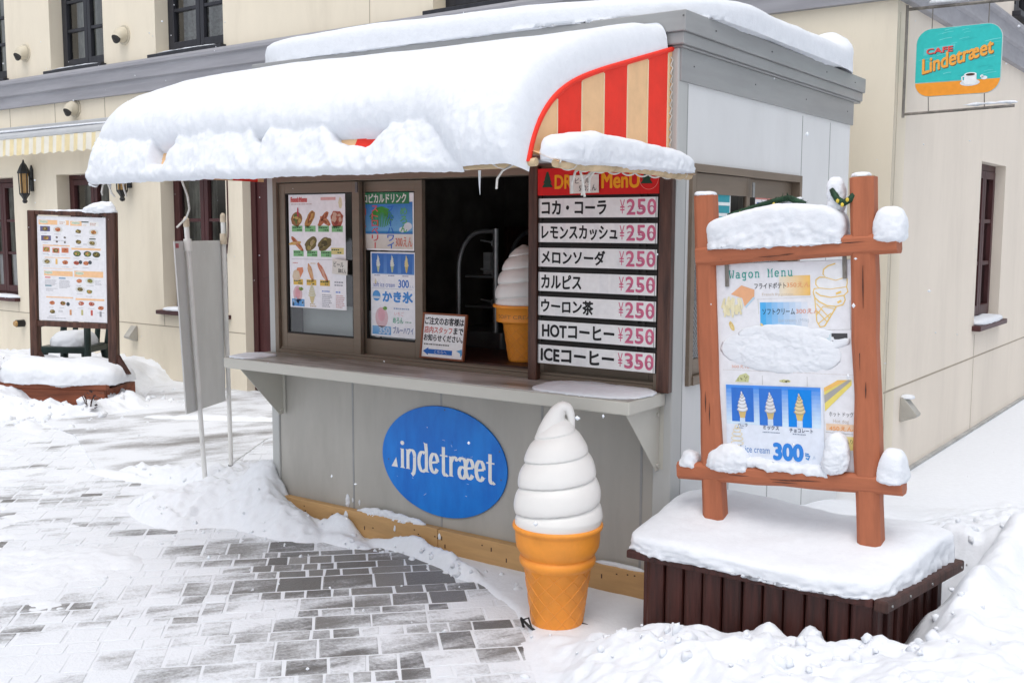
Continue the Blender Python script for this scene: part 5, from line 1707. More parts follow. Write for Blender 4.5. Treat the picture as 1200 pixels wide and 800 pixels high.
q.box(X0 - .068, X1 + .010, Y0 - .048, Y0 + .03, .3525, .385); q.build('front_rim', PLANTER, PL, bevel=.006)
q = MB()
q.box(-.0, .05, .0, .66, .345, .388, M=Matrix.Translation((X1 + .012, Y0 - .05, 0)) @ Matrix.Rotation(R(-9.7), 4, 'Z')); q.build('side_rim', BROWNWOOD, PL, bevel=.008)
q = MB()
q.box(X0 - .02, X0 + .03, Y0 + .03, Y1 + .02, .3525, .385); q.box(X0 + .03, X1 + .10, Y1 - .03, Y1 + .02, .3525, .385); q.build('back_rim', PLANTER, PL, bevel=.006)
q = MB()
for y in (Y0 - .02, Y0 + .12, Y0 + .30, Y1 + .0, Y1 + .045): q.tube([(X1 + .062 + .171 * (y - Y0 + .05), y, .366), (X1 + .066 + .171 * (y - Y0 + .05), y, .366)], .005, 8)
q.build('rim_nails', STEEL, PL)
q = MB()
q.tube([(X0 + .06, Y0 - .02, .02), (X0 - .02, Y0 - .04, .025), (X0 - .08, Y0 - .05, .022)], [.045, .05, .04], 12, sq=.75)
q.build('foot_log', PLANTER, PL, bevel=.004)
def planter_def(P):
    P = P.copy()
    up_ = P[:, 2] > 0
    P[:, 2] *= np.where(up_, 1 - .42 * sstep(.10, -.36, P[:, 1]), 1)
    P[:, 0] += .17 * (P[:, 1] + .34) * sstep(-.1, .45, P[:, 0])
    P[:, 2] += np.where(up_, -.02 * np.exp(-((P[:, 0] - .1) / .25) ** 2) + .02 * np.exp(-((P[:, 1] - .2) / .2) ** 2), 0)
    return P
snow_pad('planter_snow', (.487, -.175, .385), (.505, .345, .120), 9, .022, 3.4, .014, seed=71, deform=planter_def, crumb=.012, under=.03, label='deep pillow of snow filling and overhanging the brown slatted planter')

# ------------------------------------------------------------------ left side: menu board in a planter, chair, banner stand
MBd = thing('menu_board', 'dark brown menu board covered with small meal photos, by the cafe wall', 'menu board', (-6.582, 1.784, 0), (0, R(1.4), R(26)))
for x0, x1 in ((-.966, -.892), (-.172, -.088)):
    q = MB(); q.box(x0, x1, -.035, .035, .05, 1.775); q.build('post', MENUPOST, MBd, bevel=.008)
q = MB(); q.box(-.892, -.172, -.025, .025, 1.735, 1.775); q.build('top_rail', MENUPOST, MBd, bevel=.004)
q = MB(); q.box(-.892, -.172, -.025, .025, .695, .745); q.build('bottom_rail', MENUPOST, MBd, bevel=.004)
for x, sg in ((-.89, 1), (-.088, 1)):
    q = MB(); q.prism([(x, .46), (x + .12 * sg, .28), (x, .28)], -.02, .02, 'xz'); q.build('knee_brace', BROWNWOOD, MBd)
P = Print(M_front((-.878, -.012, .752)))
W0, H0 = .69, .972
P.sheet(0, 0, W0, H0, (.74, .74, .77), .012)
def U(x): return (x - 85) / 855.0 * W0
def V_(y): return (1690 - 1000 * 0 - y) / 1545.0 * H0 if False else (1395 - y) / 1250.0 * H0
# rows traced from two enlargements, second one 700 lower
PEA, PNK, TXT = (.80, .50, .28), (.78, .60, .50), (.42, .42, .45)
for (a, y0, b_, y1) in ((105, 245, 340, 190), (440, 245, 485, 190), (500, 250, 645, 195), (160, 855, 520, 795), (540, 858, 900, 785)): P.rect(U(a), V_(y0), U(b_), V_(y1), PEA, 1)
for (a, y0, b_, y1) in ((150, 500, 490, 485), (510, 535, 875, 512), (175, 640, 495, 632), (180, 1118, 520, 1104), (550, 1135, 910, 1112), (150, 770, 520, 762)): P.rect(U(a), V_(y0), U(b_), V_(y1), PNK if y0 > 700 and y0 < 1000 else PEA, 1)
for (a, y0) in ((170, 210), (570, 215), (215, 815), (605, 812)):
    P.ell(U(a), V_(y0), .045, .017, (.70, .66, .55), 2); P.text('menu', U(a - 45), V_(y0 + 14), U(a + 45), V_(y0 - 8), (.16, .42, .28), 3)
for (a, y0, b_, y1) in ((360, 240, 450, 195), (655, 250, 720, 225), (740, 250, 855, 198)): P.rect(U(a), V_(y0), U(b_), V_(y1), (.78, .78, .76), 2); P.scribble(U(a + 8), V_(y0 - 5), U(b_ - 8), V_(y1 + 8), 2, (.5, .25, .2), 3)
random.seed(30)
def dish(x, y, rx=42, ry=30, kind='plate', cols=None):
    cols = cols or random.choice(list(FOODS.values()))
    if kind == 'plate': P.ell(U(x), V_(y), rx / 855 * W0 * 1.35, ry / 1250 * H0 * 1.25, (.62, .62, .60), 1.5)
    if kind == 'bowl': P.ell(U(x), V_(y), rx / 855 * W0 * 1.1, ry / 1250 * H0 * 1.15, (.05, .07, .05), 1.5)
    if kind == 'red': P.rect(U(x - rx), V_(y + ry), U(x + rx), V_(y - ry), (.62, .22, .14), 1.5)
    if kind == 'dark': P.rect(U(x - rx * 1.4), V_(y + ry), U(x + rx * 1.4), V_(y - ry), (.12, .11, .22), 1.5)
    P.food(U(x), V_(y), rx / 855 * W0 * .8, ry / 1250 * H0 * .8, cols, 2.2, n=7)
    P.scribble(U(x - 45), V_(y + ry + 32), U(x + 50), V_(y + ry + 18), 1, TXT, 1.5)
for (x, y, kd) in ((185, 295, 'dark'), (195, 405, 'dark'), (345, 300, 'plate'), (330, 393, ''), (430, 393, ''), (330, 445, ''), (430, 450, ''), (600, 315, ''), (790, 320, 'plate'), (600, 440, ''), (770, 450, 'plate'),
                   (195, 540, 'red'), (315, 550, 'red'), (430, 545, 'red'), (200, 685, 'plate'), (430, 690, ''), (580, 580, 'bowl'), (710, 580, 'bowl'), (820, 585, 'bowl'), (570, 690, ''), (690, 690, ''),
                   (600, 905, ''), (735, 900, 'plate'), (610, 1005, 'plate'), (725, 1030, ''), (255, 1180, ''), (390, 1180, ''), (255, 1285, ''), (620, 1175, ''), (750, 1175, ''), (865, 1220, '')):
    sm_ = (x, y) in ((330, 393), (430, 393), (330, 445), (430, 450))
    dish(x, y, 18 if sm_ else 44, 13 if sm_ else 30, kd, [(.03, .03, .03), (.2, .15, .1)] if sm_ else None)
for (x, y) in ((620, 680), (740, 680), (455, 1188)): P.ell(U(x), V_(y), .018, .018, (.06, .07, .08), 3)
for (x, y, c_) in ((320, 680, (.70, .45, .15)), (485, 1285, (.55, .28, .14)), (630, 1280, (.45, .42, .2)), (750, 1280, (.5, .1, .08)), (860, 1290, (.3, .3, .32))): P.rect(U(x - 13), V_(y + 35), U(x + 13), V_(y - 30), c_, 2)
for (a, y0, b_, y1, n_) in ((170, 985, 320, 900, 6), (350, 1000, 490, 900, 7), (180, 1040, 330, 1000, 3), (800, 950, 880, 890, 4), (660, 480, 705, 455, 2), (330, 1290, 410, 1265, 2), (190, 1370, 520, 1350, 1)): P.scribble(U(a), V_(y0), U(b_), V_(y1), n_, TXT, 1.5)
for (a, y, b_, c_) in ((170, 875, 240, (.7, .2, .2)), (345, 880, 430, (.15, .3, .45)), (170, 975, 250, (.15, .3, .35)), (640, 202, 730, (.08, .1, .08)), (735, 400, 815, (.1, .12, .1))): P.rect(U(a), V_(y + 7), U(b_), V_(y - 7), c_, 2)
P.build('menu_sheet', PRINT, MBd, fix=False)
MM = Matrix.Translation((-6.582, 1.784, 0)) @ Matrix.Rotation(R(26), 4, 'Z') @ Matrix.Rotation(R(1.4), 4, 'Y')
snow_pad('board_snow', MM @ Vector((-.255, 0, 1.775)), (.165, .05, .135), 2.6, .03, 8, .014, seed=81, rotz=R(26), crumb=.008, under=.1, label='pointed lump of snow on the top right corner of the left menu board',
         deform=lambda P: np.stack([P[:, 0], P[:, 1], P[:, 2] * np.where(P[:, 2] > 0, .72 + 1.2 * (P[:, 0] + .0), 1)], 1))
snow_pad('board_snow', MM @ Vector((-.55, 0, 1.775)), (.30, .022, .014), 3, .008, 12, .014, seed=82, rotz=R(26), crumb=.004, label='thin line of snow along the top rail of the left menu board')
LP = thing('plank_planter', 'low red brown plank planter at the foot of the left menu board, deep in snow', 'planter', (-6.472, 1.559, 0), (0, 0, R(27)))
q = MB(); q.box(-1.16, -.075, -.02, .02, -.06, .165); q.build('front_plank', BRICKWOOD, LP, bevel=.006)
q = MB(); q.box(-1.19, -.045, -.035, .03, .1665, .215); q.build('rim', BRICKWOOD, LP, bevel=.008)
q = MB(); q.box(-.115, -.075, .022, .55, -.06, .165); q.box(-1.16, -1.12, .022, .55, -.06, .165); q.box(-1.12, -.115, .51, .55, -.06, .165); q.box(-1.12, -.115, .03, .50, -.06, .12); q.build('box', BRICKWOOD, LP)
MLP = Matrix.Translation((-6.472, 1.559, 0)) @ Matrix.Rotation(R(27), 4, 'Z')
snow_pad('planter_snow', MLP @ Vector((-.60, .25, .215)), (.615, .33, .20), 3.6, .05, 3, .022, seed=83, rotz=R(27), crumb=.010, under=.04, label='deep snow heaped over the low planter of the left menu board')
# chair
CH = thing('garden_chair', 'dark green plastic garden chair with snow on its seat behind the left menu board', 'chair', tuple(MM @ Vector((-.93, .66, 0.02))), (0, 0, R(30)))
q = MB(); q.box(-.25, .25, -.24, .23, .36, .425); q.build('seat', CHAIRGREEN, CH, bevel=.01)
q = MB()
q.tube([(-.24, .22, .42), (-.25, .30, .72), (-.18, .33, .86), (.18, .33, .86), (.25, .30, .72), (.24, .22, .42)], .034, 8)
for x in (-.12, 0, .12): q.tube([(x, .23, .42), (x, .325, .85)], .030, 6)
q.build('backrest', CHAIRGREEN, CH)
for sx_ in (-1, 1):
    for sy_ in (-1, 1):
        q = MB(); q.tube([(.21 * sx_, .19 * sy_, .41), (.25 * sx_, .24 * sy_, .0)], [.045, .030], 8); q.build('leg', CHAIRGREEN, CH)
    q = MB(); q.tube([(.255 * sx_, -.24, .0), (.255 * sx_, -.22, .62), (.26 * sx_, -.1, .645), (.26 * sx_, .27, .64)], .034, 8); q.build('armrest', CHAIRGREEN, CH)
mc = Matrix.Translation(MM @ Vector((-.93, .66, 0.02))) @ Matrix.Rotation(R(30), 4, 'Z')
snow_pad('chair_snow', mc @ Vector((0, 0, .425)), (.20, .20, .14), 3, .02, 8, .02, seed=84, rotz=R(30), label='cushion of snow on the seat of the green garden chair')

# banner stand
BS = thing('banner_stand', 'silver banner board seen from behind, tied to two white poles left of the kiosk', 'banner', (-3.37, .09, 0))
dv = Vector((-.292, .452, 0)).normalized()
n_ = Vector((dv.y, -dv.x, 0))
def bp(s, z, o=0.0): return tuple(dv * s + n_ * o + Vector((0, 0, z)))
def pole(s0, z0, s1, z1, o):
    q = MB()
    pts = [Vector(bp(s0, z0, o)).lerp(Vector(bp(s1, z1, o)), t) for t in np.linspace(0, 1, 12)]
    q.tube(pts, [.0155] * 12, 10)
    o_ = q.build('pole', PVC, BS)
    d_ = (pts[-1] - pts[0]).normalized()
    q = MB(); q.tube([pts[-1] - d_ * .01, pts[-1] + d_ * .035], [.019, .017], 12); q.tube([pts[-1] + d_ * .035, pts[-1] + d_ * .05], [.017, .008], 12); q.build('cap', BONE, o_)
    q = MB(); m_ = pts[-1] - d_ * .12; q.tube([m_ - d_ * .035, m_ + d_ * .035], .0235, 12); q.build('sleeve', PVC if o > .02 else BONE, o_)
    q = MB(); q.tube([pts[0] - d_ * .01, pts[0] + d_ * .02], .02, 10); q.build('ferrule', DARKSTEEL, o_)
pole(0.0, 0.02, -.205, 1.66, .022); pole(.54, .02, .50, 1.69, .018)
q = MB()
tl, tr, bl, br = (-.350, 1.565), (.545, 1.560), (-.233, .527), (.51, .485)
F4 = [bp(*tl, .0), bp(*tr, .0), bp(*br, .0), bp(*bl, .0)]
B4 = [bp(*tl, -.008), bp(*tr, -.008), bp(*br, -.008), bp(*bl, -.008)]
q.add(F4 + B4, [(0, 1, 2, 3), (7, 6, 5, 4), (0, 4, 5, 1), (1, 5, 6, 2), (2, 6, 7, 3), (3, 7, 4, 0)])
q.build('panel', SILVER, BS)
q = MB()
q.add([bp(-.338, 1.552, .001), bp(-.285, 1.552, .001), bp(-.283, 1.525, .001), bp(-.335, 1.525, .001)], [(0, 1, 2, 3)])
q.build('corner_sticker', mat('red_sticker', (.35, .04, .07), .5, .3, 60), BS, fix=False)
q = MB()
for z in (.75, 1.1, 1.4): q.tube([bp(-.12 + (z - 1.1) * -.12, z, .03), bp(-.1 + (z - 1.1) * -.12, z, .0), bp(-.13 + (z - 1.1) * -.12, z + .01, -.012)], .004, 6)
q.build('ties', ROPE, BS)
q = MB()
base = Vector((-3.37, .09, 0))
e_ = base + Vector(bp(-.205, 1.69, .022))
pts = [(-2.63, -.56, 1.885), (-2.77, -.42, 1.815), (-2.976, -.25, 1.749), tuple(e_ + Vector((.06, -.045, .012))), tuple(e_ + Vector((0, -.022, -.008))), tuple(e_ + Vector((-.05, -.03, -.045)))]
pp = np.array(pts); t = np.linspace(0, len(pts) - 1, 50)
q.tube([tuple(np.interp(t_, range(len(pts)), pp[:, k]) for k in range(3)) for t_ in t], .006, 8)
tag(q.build('tie_rope', ROPE), 'white rope tying the banner pole to the side edge of the canopy', 'rope')
# bushes and debris in the snow
def leafy(name, c_, n_, r_, label, cat='plant'):
    random.seed(int(c_[0] * 100))
    root = thing(name, label, cat, c_)
    q = MB()
    for i in range(6):
        a = random.uniform(0, 6.28); q.tube([(0, 0, -.1), (r_ * .4 * math.cos(a), r_ * .3 * math.sin(a), .08), (r_ * .8 * math.cos(a), r_ * .6 * math.sin(a), .14)], .004, 5)
    q.build('stems', BROWNWOOD, root)
    q = MB()
    for i in range(n_):
        p = Vector((random.gauss(0, r_ * .45), random.gauss(0, r_ * .35), random.uniform(-.02, .16)))
        a, b_ = random.uniform(0, 6.28), random.uniform(-.5, .9)
        d_ = Vector((math.cos(a) * math.cos(b_), math.sin(a) * math.cos(b_), math.sin(b_))); s_ = d_.cross(Vector((0, 0, 1))).normalized()
        l_ = random.uniform(.04, .075)
        q.add([p, p + d_ * l_ * .5 + s_ * l_ * .28, p + d_ * l_, p + d_ * l_ * .5 - s_ * l_ * .28], [(0, 1, 2, 3)])
    q.build('leaves', LEAF, root, fix=False)
    return root
leafy('snowy_shrub', (-7.72, 1.05, .24), 150, .24, 'small dark leaved shrub poking out of the snow left of the plank planter')
snow_pad('shrub_snow', (-7.66, 1.12, .36), (.2, .14, .05), 2.4, .05, 9, .016, seed=85, crumb=.02, label='broken snow lying on the small shrub at the far left')
leafy('dead_twigs', (-6.40, 1.26, .03), 26, .10, 'few dead reddish twigs at the right foot of the plank planter')
q = MB(); random.seed(2)
q.prism([(-.12, 0), (-.05, .018), (.02, .028), (.085, .018), (.135, -.03), (.13, -.045), (.05, -.01), (-.03, -.006), (-.11, -.02)], -.03, .035, 'xz')
o = tag(q.build('broken_plank', PLANTER, bevel=.005), 'broken piece of dark wood lying in the snow in front of the planter', 'plank')
o.location = (.73, -.78, .155); o.rotation_euler = (R(20), 0, R(35))
q = MB()
for x_, z_ in ((.02, .02), (.07, .013), (-.06, .008)): q.lathe([(.001, .004), (.006, .003), (.007, 0)], 8, (x_, -.02, z_ + .012))
q.build('nail_heads', STEEL, o)
# ------------------------------------------------------------------ ground: paving, path, snow
def seg_dist(px, py, poly):
    """signed distance to a polygon, positive inside"""
    d = np.full(px.shape, 1e9)
    ins = np.zeros(px.shape, bool)
    n = len(poly)
    for i in range(n):
        ax, ay = poly[i]; bx, by = poly[(i + 1) % n]
        ex, ey = bx - ax, by - ay
        t = np.clip(((px - ax) * ex + (py - ay) * ey) / (ex * ex + ey * ey), 0, 1)
        d = np.minimum(d, np.hypot(px - ax - t * ex, py - ay - t * ey))
        c = ((ay > py) != (by > py)) & (px < (bx - ax) * (py - ay) / ((by - ay) + 1e-12) + ax)
        ins ^= c
    return np.where(ins, d, -d)

GR = MB()
GR.add([(-70, -70, -.22), (70, -70, -.22), (70, 70, -.22), (-70, 70, -.22)], [(0, 1, 2, 3)])
tag(GR.build('ground', SNOW, fix=False), kind='structure')

def mat_paving(name, stone_lo, stone_hi, attr=True, thr=(.40, .62), snowcol=(.72, .75, .795), ang=62, st=8):
    m = bpy.data.materials.new(name)
    m.use_nodes = True
    n, L = m.node_tree.nodes, m.node_tree.links
    b = n['Principled BSDF']
    tc = n.new('ShaderNodeTexCoord')
    def mapping(sc, rot):
        r_ = n.new('ShaderNodeMapping'); r_.vector_type = 'POINT'
        r_.inputs['Rotation'].default_value = (0, 0, R(-rot))
        L.new(tc.outputs['Object'], r_.inputs[0])
        s_ = n.new('ShaderNodeMapping'); s_.inputs['Scale'].default_value = sc
        L.new(r_.outputs[0], s_.inputs[0])
        return s_.outputs[0]
    def noise(vec, sc, det=8, ro=.65):
        q = n.new('ShaderNodeTexNoise'); q.inputs['Scale'].default_value = sc; q.inputs['Detail'].default_value = det; q.inputs['Roughness'].default_value = ro
        L.new(vec, q.inputs['Vector'])
        return q.outputs['Fac']
    def math_(op, a, b_, c=None):
        q = n.new('ShaderNodeMath'); q.operation = op
        for i, x in enumerate((a, b_, c)):
            if x is None: continue
            if isinstance(x, (int, float)): q.inputs[i].default_value = x
            else: L.new(x, q.inputs[i])
        return q.outputs[0]
    streak = noise(mapping((1.6, st, 1), ang), 1.0)
    broad = noise(mapping((.9, 1.6, 1), ang - 12), 1.0, 4)
    grain = noise(tc.outputs['Object'], 60, 6, .7)
    f = math_('ADD', math_('MULTIPLY', streak, .60), math_('MULTIPLY_ADD', broad, 1.15, -.175))
    f = math_('ADD', f, math_('MULTIPLY', math_('SUBTRACT', grain, .5), .30))
    if attr:
        at = n.new('ShaderNodeAttribute'); at.attribute_name = 'Col'
        sp = n.new('ShaderNodeSeparateColor'); L.new(at.outputs['Color'], sp.inputs[0])
        f = math_('ADD', f, math_('SUBTRACT', sp.outputs[1], .5))
        tone = sp.outputs[0]
    else:
        tone = noise(mapping((1, 1, 1), 0), 3.0, 5)
    mr = n.new('ShaderNodeMapRange'); mr.interpolation_type = 'SMOOTHSTEP'
    mr.inputs['From Min'].default_value, mr.inputs['From Max'].default_value = thr
    L.new(f, mr.inputs[0])
    cr = n.new('ShaderNodeValToRGB')
    cr.color_ramp.elements[0].color = (*stone_lo, 1); cr.color_ramp.elements[1].color = (*stone_hi, 1)
    L.new(math_('ADD', math_('MULTIPLY', tone, .6), math_('MULTIPLY', noise(tc.outputs['Object'], 180, 3), .5)), cr.inputs[0])
    mx = n.new('ShaderNodeMix'); mx.data_type = 'RGBA'
    L.new(mr.outputs[0], mx.inputs[0]); L.new(cr.outputs[0], mx.inputs[6]); mx.inputs[7].default_value = (*snowcol, 1)
    L.new(mx.outputs[2], b.inputs['Base Color'])
    rr = n.new('ShaderNodeMapRange'); rr.inputs['To Min'].default_value = .38; rr.inputs['To Max'].default_value = .8
    L.new(mr.outputs[0], rr.inputs[0]); L.new(rr.outputs[0], b.inputs['Roughness'])
    b.inputs['Specular IOR Level'].default_value = .35
    bp = n.new('ShaderNodeBump'); bp.inputs['Distance'].default_value = .006
    L.new(math_('ADD', math_('MULTIPLY', mr.outputs[0], .5), math_('MULTIPLY', grain, .7)), bp.inputs['Height'])
    L.new(bp.outputs[0], b.inputs['Normal'])
    return m
PAVE = mat_paving('dusted_paving', (.055, .053, .052), (.27, .265, .26), thr=(.37, .67))
BED = mat_paving('snow_filled_joints', (.30, .30, .31), (.5, .5, .51), attr=False, thr=(.05, .30), ang=62)
PATHM = mat_paving('swept_concrete_path', (.11, .108, .107), (.30, .295, .295), attr=False, thr=(.41, .80), ang=70, st=5)

bd = MB()
bd.add([(-9.6, -3.2, .0), (.6, -3.2, .0), (.6, .2, .0), (-2.55, .2, .0), (-2.55, 2.9, .0), (-9.6, 3.0, .0)], [tuple(range(6))])
tag(bd.build('pavement_bed', BED, fix=False), kind='structure')

# natural stone setts in courses, each with its own size, tone and dusting
pv = MB()
random.seed(77)
ca, sa = math.cos(R(44.3)), math.sin(R(44.3))
def wxy(c, d): return (c * ca - d * sa, c * sa + d * ca)
BARE = [(-1.75, -.50, .55, -.10), (-1.35, -.42, .45, -.26), (-1.0, -.45, .30, -.26), (-1.5, -.9, .7, -.13), (-.85, -.9, .5, -.08), (-.55, -.75, .22, -.18), (-3.6, -.9, .7, -.07), (-1.05, -1.35, .5, -.04), (-2.0, -.62, .3, -.10), (-4.6, -.2, .6, -.06)]
d = -4.2
while d < 8.2:
    hgt = random.choice((.07, .085, .10, .12, .15, .19))
    c = -9.0 + random.uniform(-.2, 0)
    while c < 3.0:
        wdt = random.choice((.08, .10, .12, .14, .17, .20)) * (1.2 if hgt > .12 else 1)
        x, y = wxy(c + wdt / 2, d + hgt / 2)
        ok = -9.5 < x < .35 and -3.1 < y < (-.07 if x > -2.75 else 2.8)
        if ok and math.hypot(x - CAM[0], y - CAM[1]) < 13:
            bias = .470 + .045 * min(1, max(0, (-1.9 - x) / 1.2)) + random.gauss(0, .06)
            for bx_, by_, br_, bv in BARE:
                q = math.hypot(x - bx_, y - by_) / br_
                if q < 1.4: bias += .9 * bv * math.exp(-q * q * 1.2)
            tone = min(1, max(0, random.gauss(.45, .22)))
            g_ = random.uniform(.004, .008)
            z = .0015 + random.uniform(0, .002)
            tl_ = random.uniform(-.0007, .0007)
            j = lambda: random.uniform(-.003, .003)
            pts = [(c + g_ + j(), d + g_ + j()), (c + wdt - g_ + j(), d + g_ + j()), (c + wdt - g_ + j(), d + hgt - g_ + j()), (c + g_ + j(), d + hgt - g_ + j())]
            V = [(*wxy(a, b_), 0.0005) for a, b_ in pts]
            m0 = (sum(p[0] for p in pts) / 4, sum(p[1] for p in pts) / 4)
            V += [(*wxy(a + (m0[0] - a) * .05, b_ + (m0[1] - b_) * .05), z + (tl_ if k in (0, 1) else -tl_)) for k, (a, b_) in enumerate(pts)]
            pv.add(V, [(4, 5, 6, 7), (0, 1, 5, 4), (1, 2, 6, 5), (2, 3, 7, 6), (3, 0, 4, 7)], 0, (tone, bias, 0))
        c += wdt
    d += hgt
tag(pv.build('pavement', PAVE, fix=False), kind='structure')

PATH = [(-4.25, 1.40), (-3.42, .10), (-4.35, .0), (-5.6, .62), (-6.35, .75), (-6.1, 1.5), (-7.2, 2.5), (-7.0, 2.93), (-5.2, 2.88), (-4.5, 2.86)]
q = MB(); q.prism(PATH, -.05, .009, 'xy')
tag(q.build('path', PATHM, bevel=.004), kind='structure')

def axis(parts):
    out = []
    for a, b_, st in parts:
        out.append(np.arange(a, b_ - 1e-9, st))
    return np.concatenate(out + [[parts[-1][1]]])
gx = axis([(-9.6, -3.6, .034), (-3.6, 1.7, .0135), (1.7, 4.6, .03)])
gy = axis([(-2.9, -1.4, .016), (-1.4, .5, .0135), (.5, 2.2, .024), (2.2, 12.0, .05)])
X, Y = np.meshgrid(gx, gy)
sh = X.shape
x, y = X.ravel(), Y.ravel()
p3 = np.stack([x, y, np.zeros_like(x)], 1)
nA = fbm(p3 * 1.1 + 3, 4)
nB = fbm(p3 * 3.2 + 9, 4)
nC = fbm(p3 * 8.5 + 21, 4)
nD = fbm(p3 * 26 + 5, 3)
rid = 1 - np.abs(fbm(p3 * 5.0 + 40, 4)) * 1.6          # clods
def mound(cx, cy, rx, ry, h, rot=0.0, pw=1.3):
    a = R(rot)
    u = ((x - cx) * math.cos(a) + (y - cy) * math.sin(a)) / rx
    v = (-(x - cx) * math.sin(a) + (y - cy) * math.cos(a)) / ry
    return h * np.exp(-(u * u + v * v) ** (pw / 1.0))
LOWEST = -.03
h = np.full_like(x, LOWEST)
# thin smooth snow round the cone and along the skirting
sA = seg_dist(x, y, [(-1.55, -.13), (-1.15, -.24), (-.88, -.345), (-.60, -.50), (-.40, -.68), (-.12, -1.02), (.1, -1.7), (4.6, -2.2), (4.6, .3), (-.1, .1), (-1.2, -.01)]) + .022 * nB + .010 * nC
h = np.maximum(h, LOWEST + (.045 + .004 * nB + .002 * nC) * sstep(-.01, .055, sA))
# lumpy snow before and right of the planter
sB = seg_dist(x, y, [(-.40, -.74), (-.22, -.63), (-.03, -.535), (.02, -.36), (.95, -.36), (1.0, .75), (.0, .75), (.0, 1.1), (4.6, 1.1), (4.6, -2.9), (.5, -2.9), (.12, -1.6), (-.10, -1.06)]) + .05 * nB
hB = (.055 + .175 * sstep(-.25, .85, x) + .08 * sstep(.95, 1.25, x) - .05 * sstep(-.75, -1.3, y)) * sstep(-.02, .30, sB)
hB = hB + (.036 * nB + .055 * np.maximum(0, rid - .3) + .022 * nC + .009 * nD) * sstep(.0, .22, sB) * sstep(-.3, .1, x) * (.6 + .4 * sstep(-.4, -.9, y))
for m_ in ((.60, -.52, .07, .07, .10), (.74, -.50, .05, .06, .12), (.50, -.52, .05, .05, .05), (1.02, -.20, .08, .14, .10), (.95, -.55, .10, .08, .05), (-.02, -.64, .13, .10, .045), (.26, -.78, .2, .14, .04), (1.25, .55, .15, .15, .08), (-.22, -.68, .08, .06, .03), (1.13, .02, .15, .34, .15), (1.2, .45, .2, .25, .10)):
    hB = hB + mound(*m_)
h = np.where(sB > -.05, np.maximum(h, hB), h)
# passage between kiosk and cafe
sC = seg_dist(x, y, [(-.10, .20), (1.0, .45), (2.2, .55), (4.6, .6), (4.6, 12), (-.10, 12)])
hC = np.clip(.285 - .17 * (y - .6), -.125, .30) + .22 * sstep(.2, 2.2, x) * sstep(1.2, 3.5, y) + .10 * sstep(.6, 1.3, x) * sstep(3.2, .6, y) + .03 * nA + .035 * nB * sstep(.2, .8, x) + .018 * nC * sstep(.2, .8, x) + .006 * nD * sstep(.2, .8, x)
hC = hC + .07 * np.maximum(0, rid - .2) * sstep(.4, .9, x) * sstep(4.0, 1.6, y)
h = np.where(sC > -.2, np.maximum(h, LOWEST - .12 + (hC - LOWEST + .12) * sstep(-.25, .10, sC)), h)
h = np.where((y > 2.3) & (x > -.4), hC, h)
# heap left of the kiosk
hD = LOWEST + mound(-2.86, -.10, .42, .30, .19, 20) + mound(-3.15, .40, .36, .36, .13) + mound(-3.75, .18, .55, .16, .09, 8) + mound(-2.35, -.20, .34, .15, .12, -8) + mound(-2.62, .0, .16, .12, .15) + mound(-2.9, .9, .25, .5, .10) + mound(-3.1, -.42, .4, .14, .06, -20)
kD = sstep(LOWEST + .015, LOWEST + .08, hD)
hD = hD + (.03 * nB + .030 * nC + .016 * nD + .05 * np.maximum(0, rid - .4)) * kD
h = np.maximum(h, hD)
# crumbs thrown against the skirting
hE = LOWEST + mound(-1.97, -.09, .12, .05, .11) + mound(-1.86, -.20, .22, .07, .060) + mound(-1.55, -.10, .22, .05, .075) + mound(-1.30, -.14, .20, .06, .075, -8) + mound(-1.10, -.21, .16, .05, .06, -20) + mound(-2.3, -.12, .3, .07, .09) + mound(-.98, -.25, .1, .05, .05)
hE = hE + (.018 * nC + .010 * nD + .02 * np.maximum(0, rid - .5)) * sstep(LOWEST + .02, LOWEST + .05, hE)
h = np.maximum(h, hE)
# bank along the cafe wall
sF = seg_dist(x, y, [(-9.8, -.55), (-7.8, .12), (-6.65, .48), (-6.25, 1.1), (-6.02, 1.55), (-6.4, 1.9), (-7.1, 2.45), (-7.4, 2.95), (-7.4, 3.4), (-9.8, 3.4)]) + .10 * nB
hF = LOWEST + (.12 + .15 * sstep(-6.6, -8.2, x) - .06 * sstep(2.0, 2.9, y)) * sstep(-.02, .42, sF) + (.06 * nB + .07 * np.maximum(0, rid - .3) + .03 * nC + .008 * nD) * sstep(.0, .25, sF)
hF = hF + mound(-6.80, 1.16, .12, .10, .10) - mound(-6.95, 1.20, .50, .20, .15, 27) + mound(-7.3, .95, .3, .2, .06) + mound(-6.3, 1.9, .35, .3, .07)
h = np.maximum(h, hF)
# rim of snow between path and bank, and at the path edge
hG = LOWEST + mound(-6.25, .62, .55, .12, .055, -20) + mound(-5.2, 1.75, .9, .10, .07, 28) + mound(-4.05, .02, .5, .10, .06, 6)
h = np.maximum(h, hG + .02 * nC * sstep(LOWEST + .02, LOWEST + .04, hG))
# patchy dusting thick enough to stand up
far = sstep(-1.5, -2.6, x) * sstep(.4, -.3, y)
hH = -.020 + .050 * np.maximum(0, nA + .32 + .8 * nB) * (.5 + .5 * far) * sstep(-1.0, -1.8, x) + .006 * nC + .004 * nD
clear = np.exp(-(((x + 1.5) / .75) ** 2 + ((y + .75) / .5) ** 2))
hH = hH - .03 * clear - .02 * (x > -.9)
for (cx_, cy_) in [(random.uniform(-3.6, -.6), random.uniform(-1.9, -.2)) for _ in range(0)]:
    r_ = random.uniform(.012, .035)
    hH = hH + mound(cx_, cy_, r_ * random.uniform(.8, 1.6), r_, random.uniform(.018, .04), random.uniform(0, 180))
h = np.maximum(h, hH)
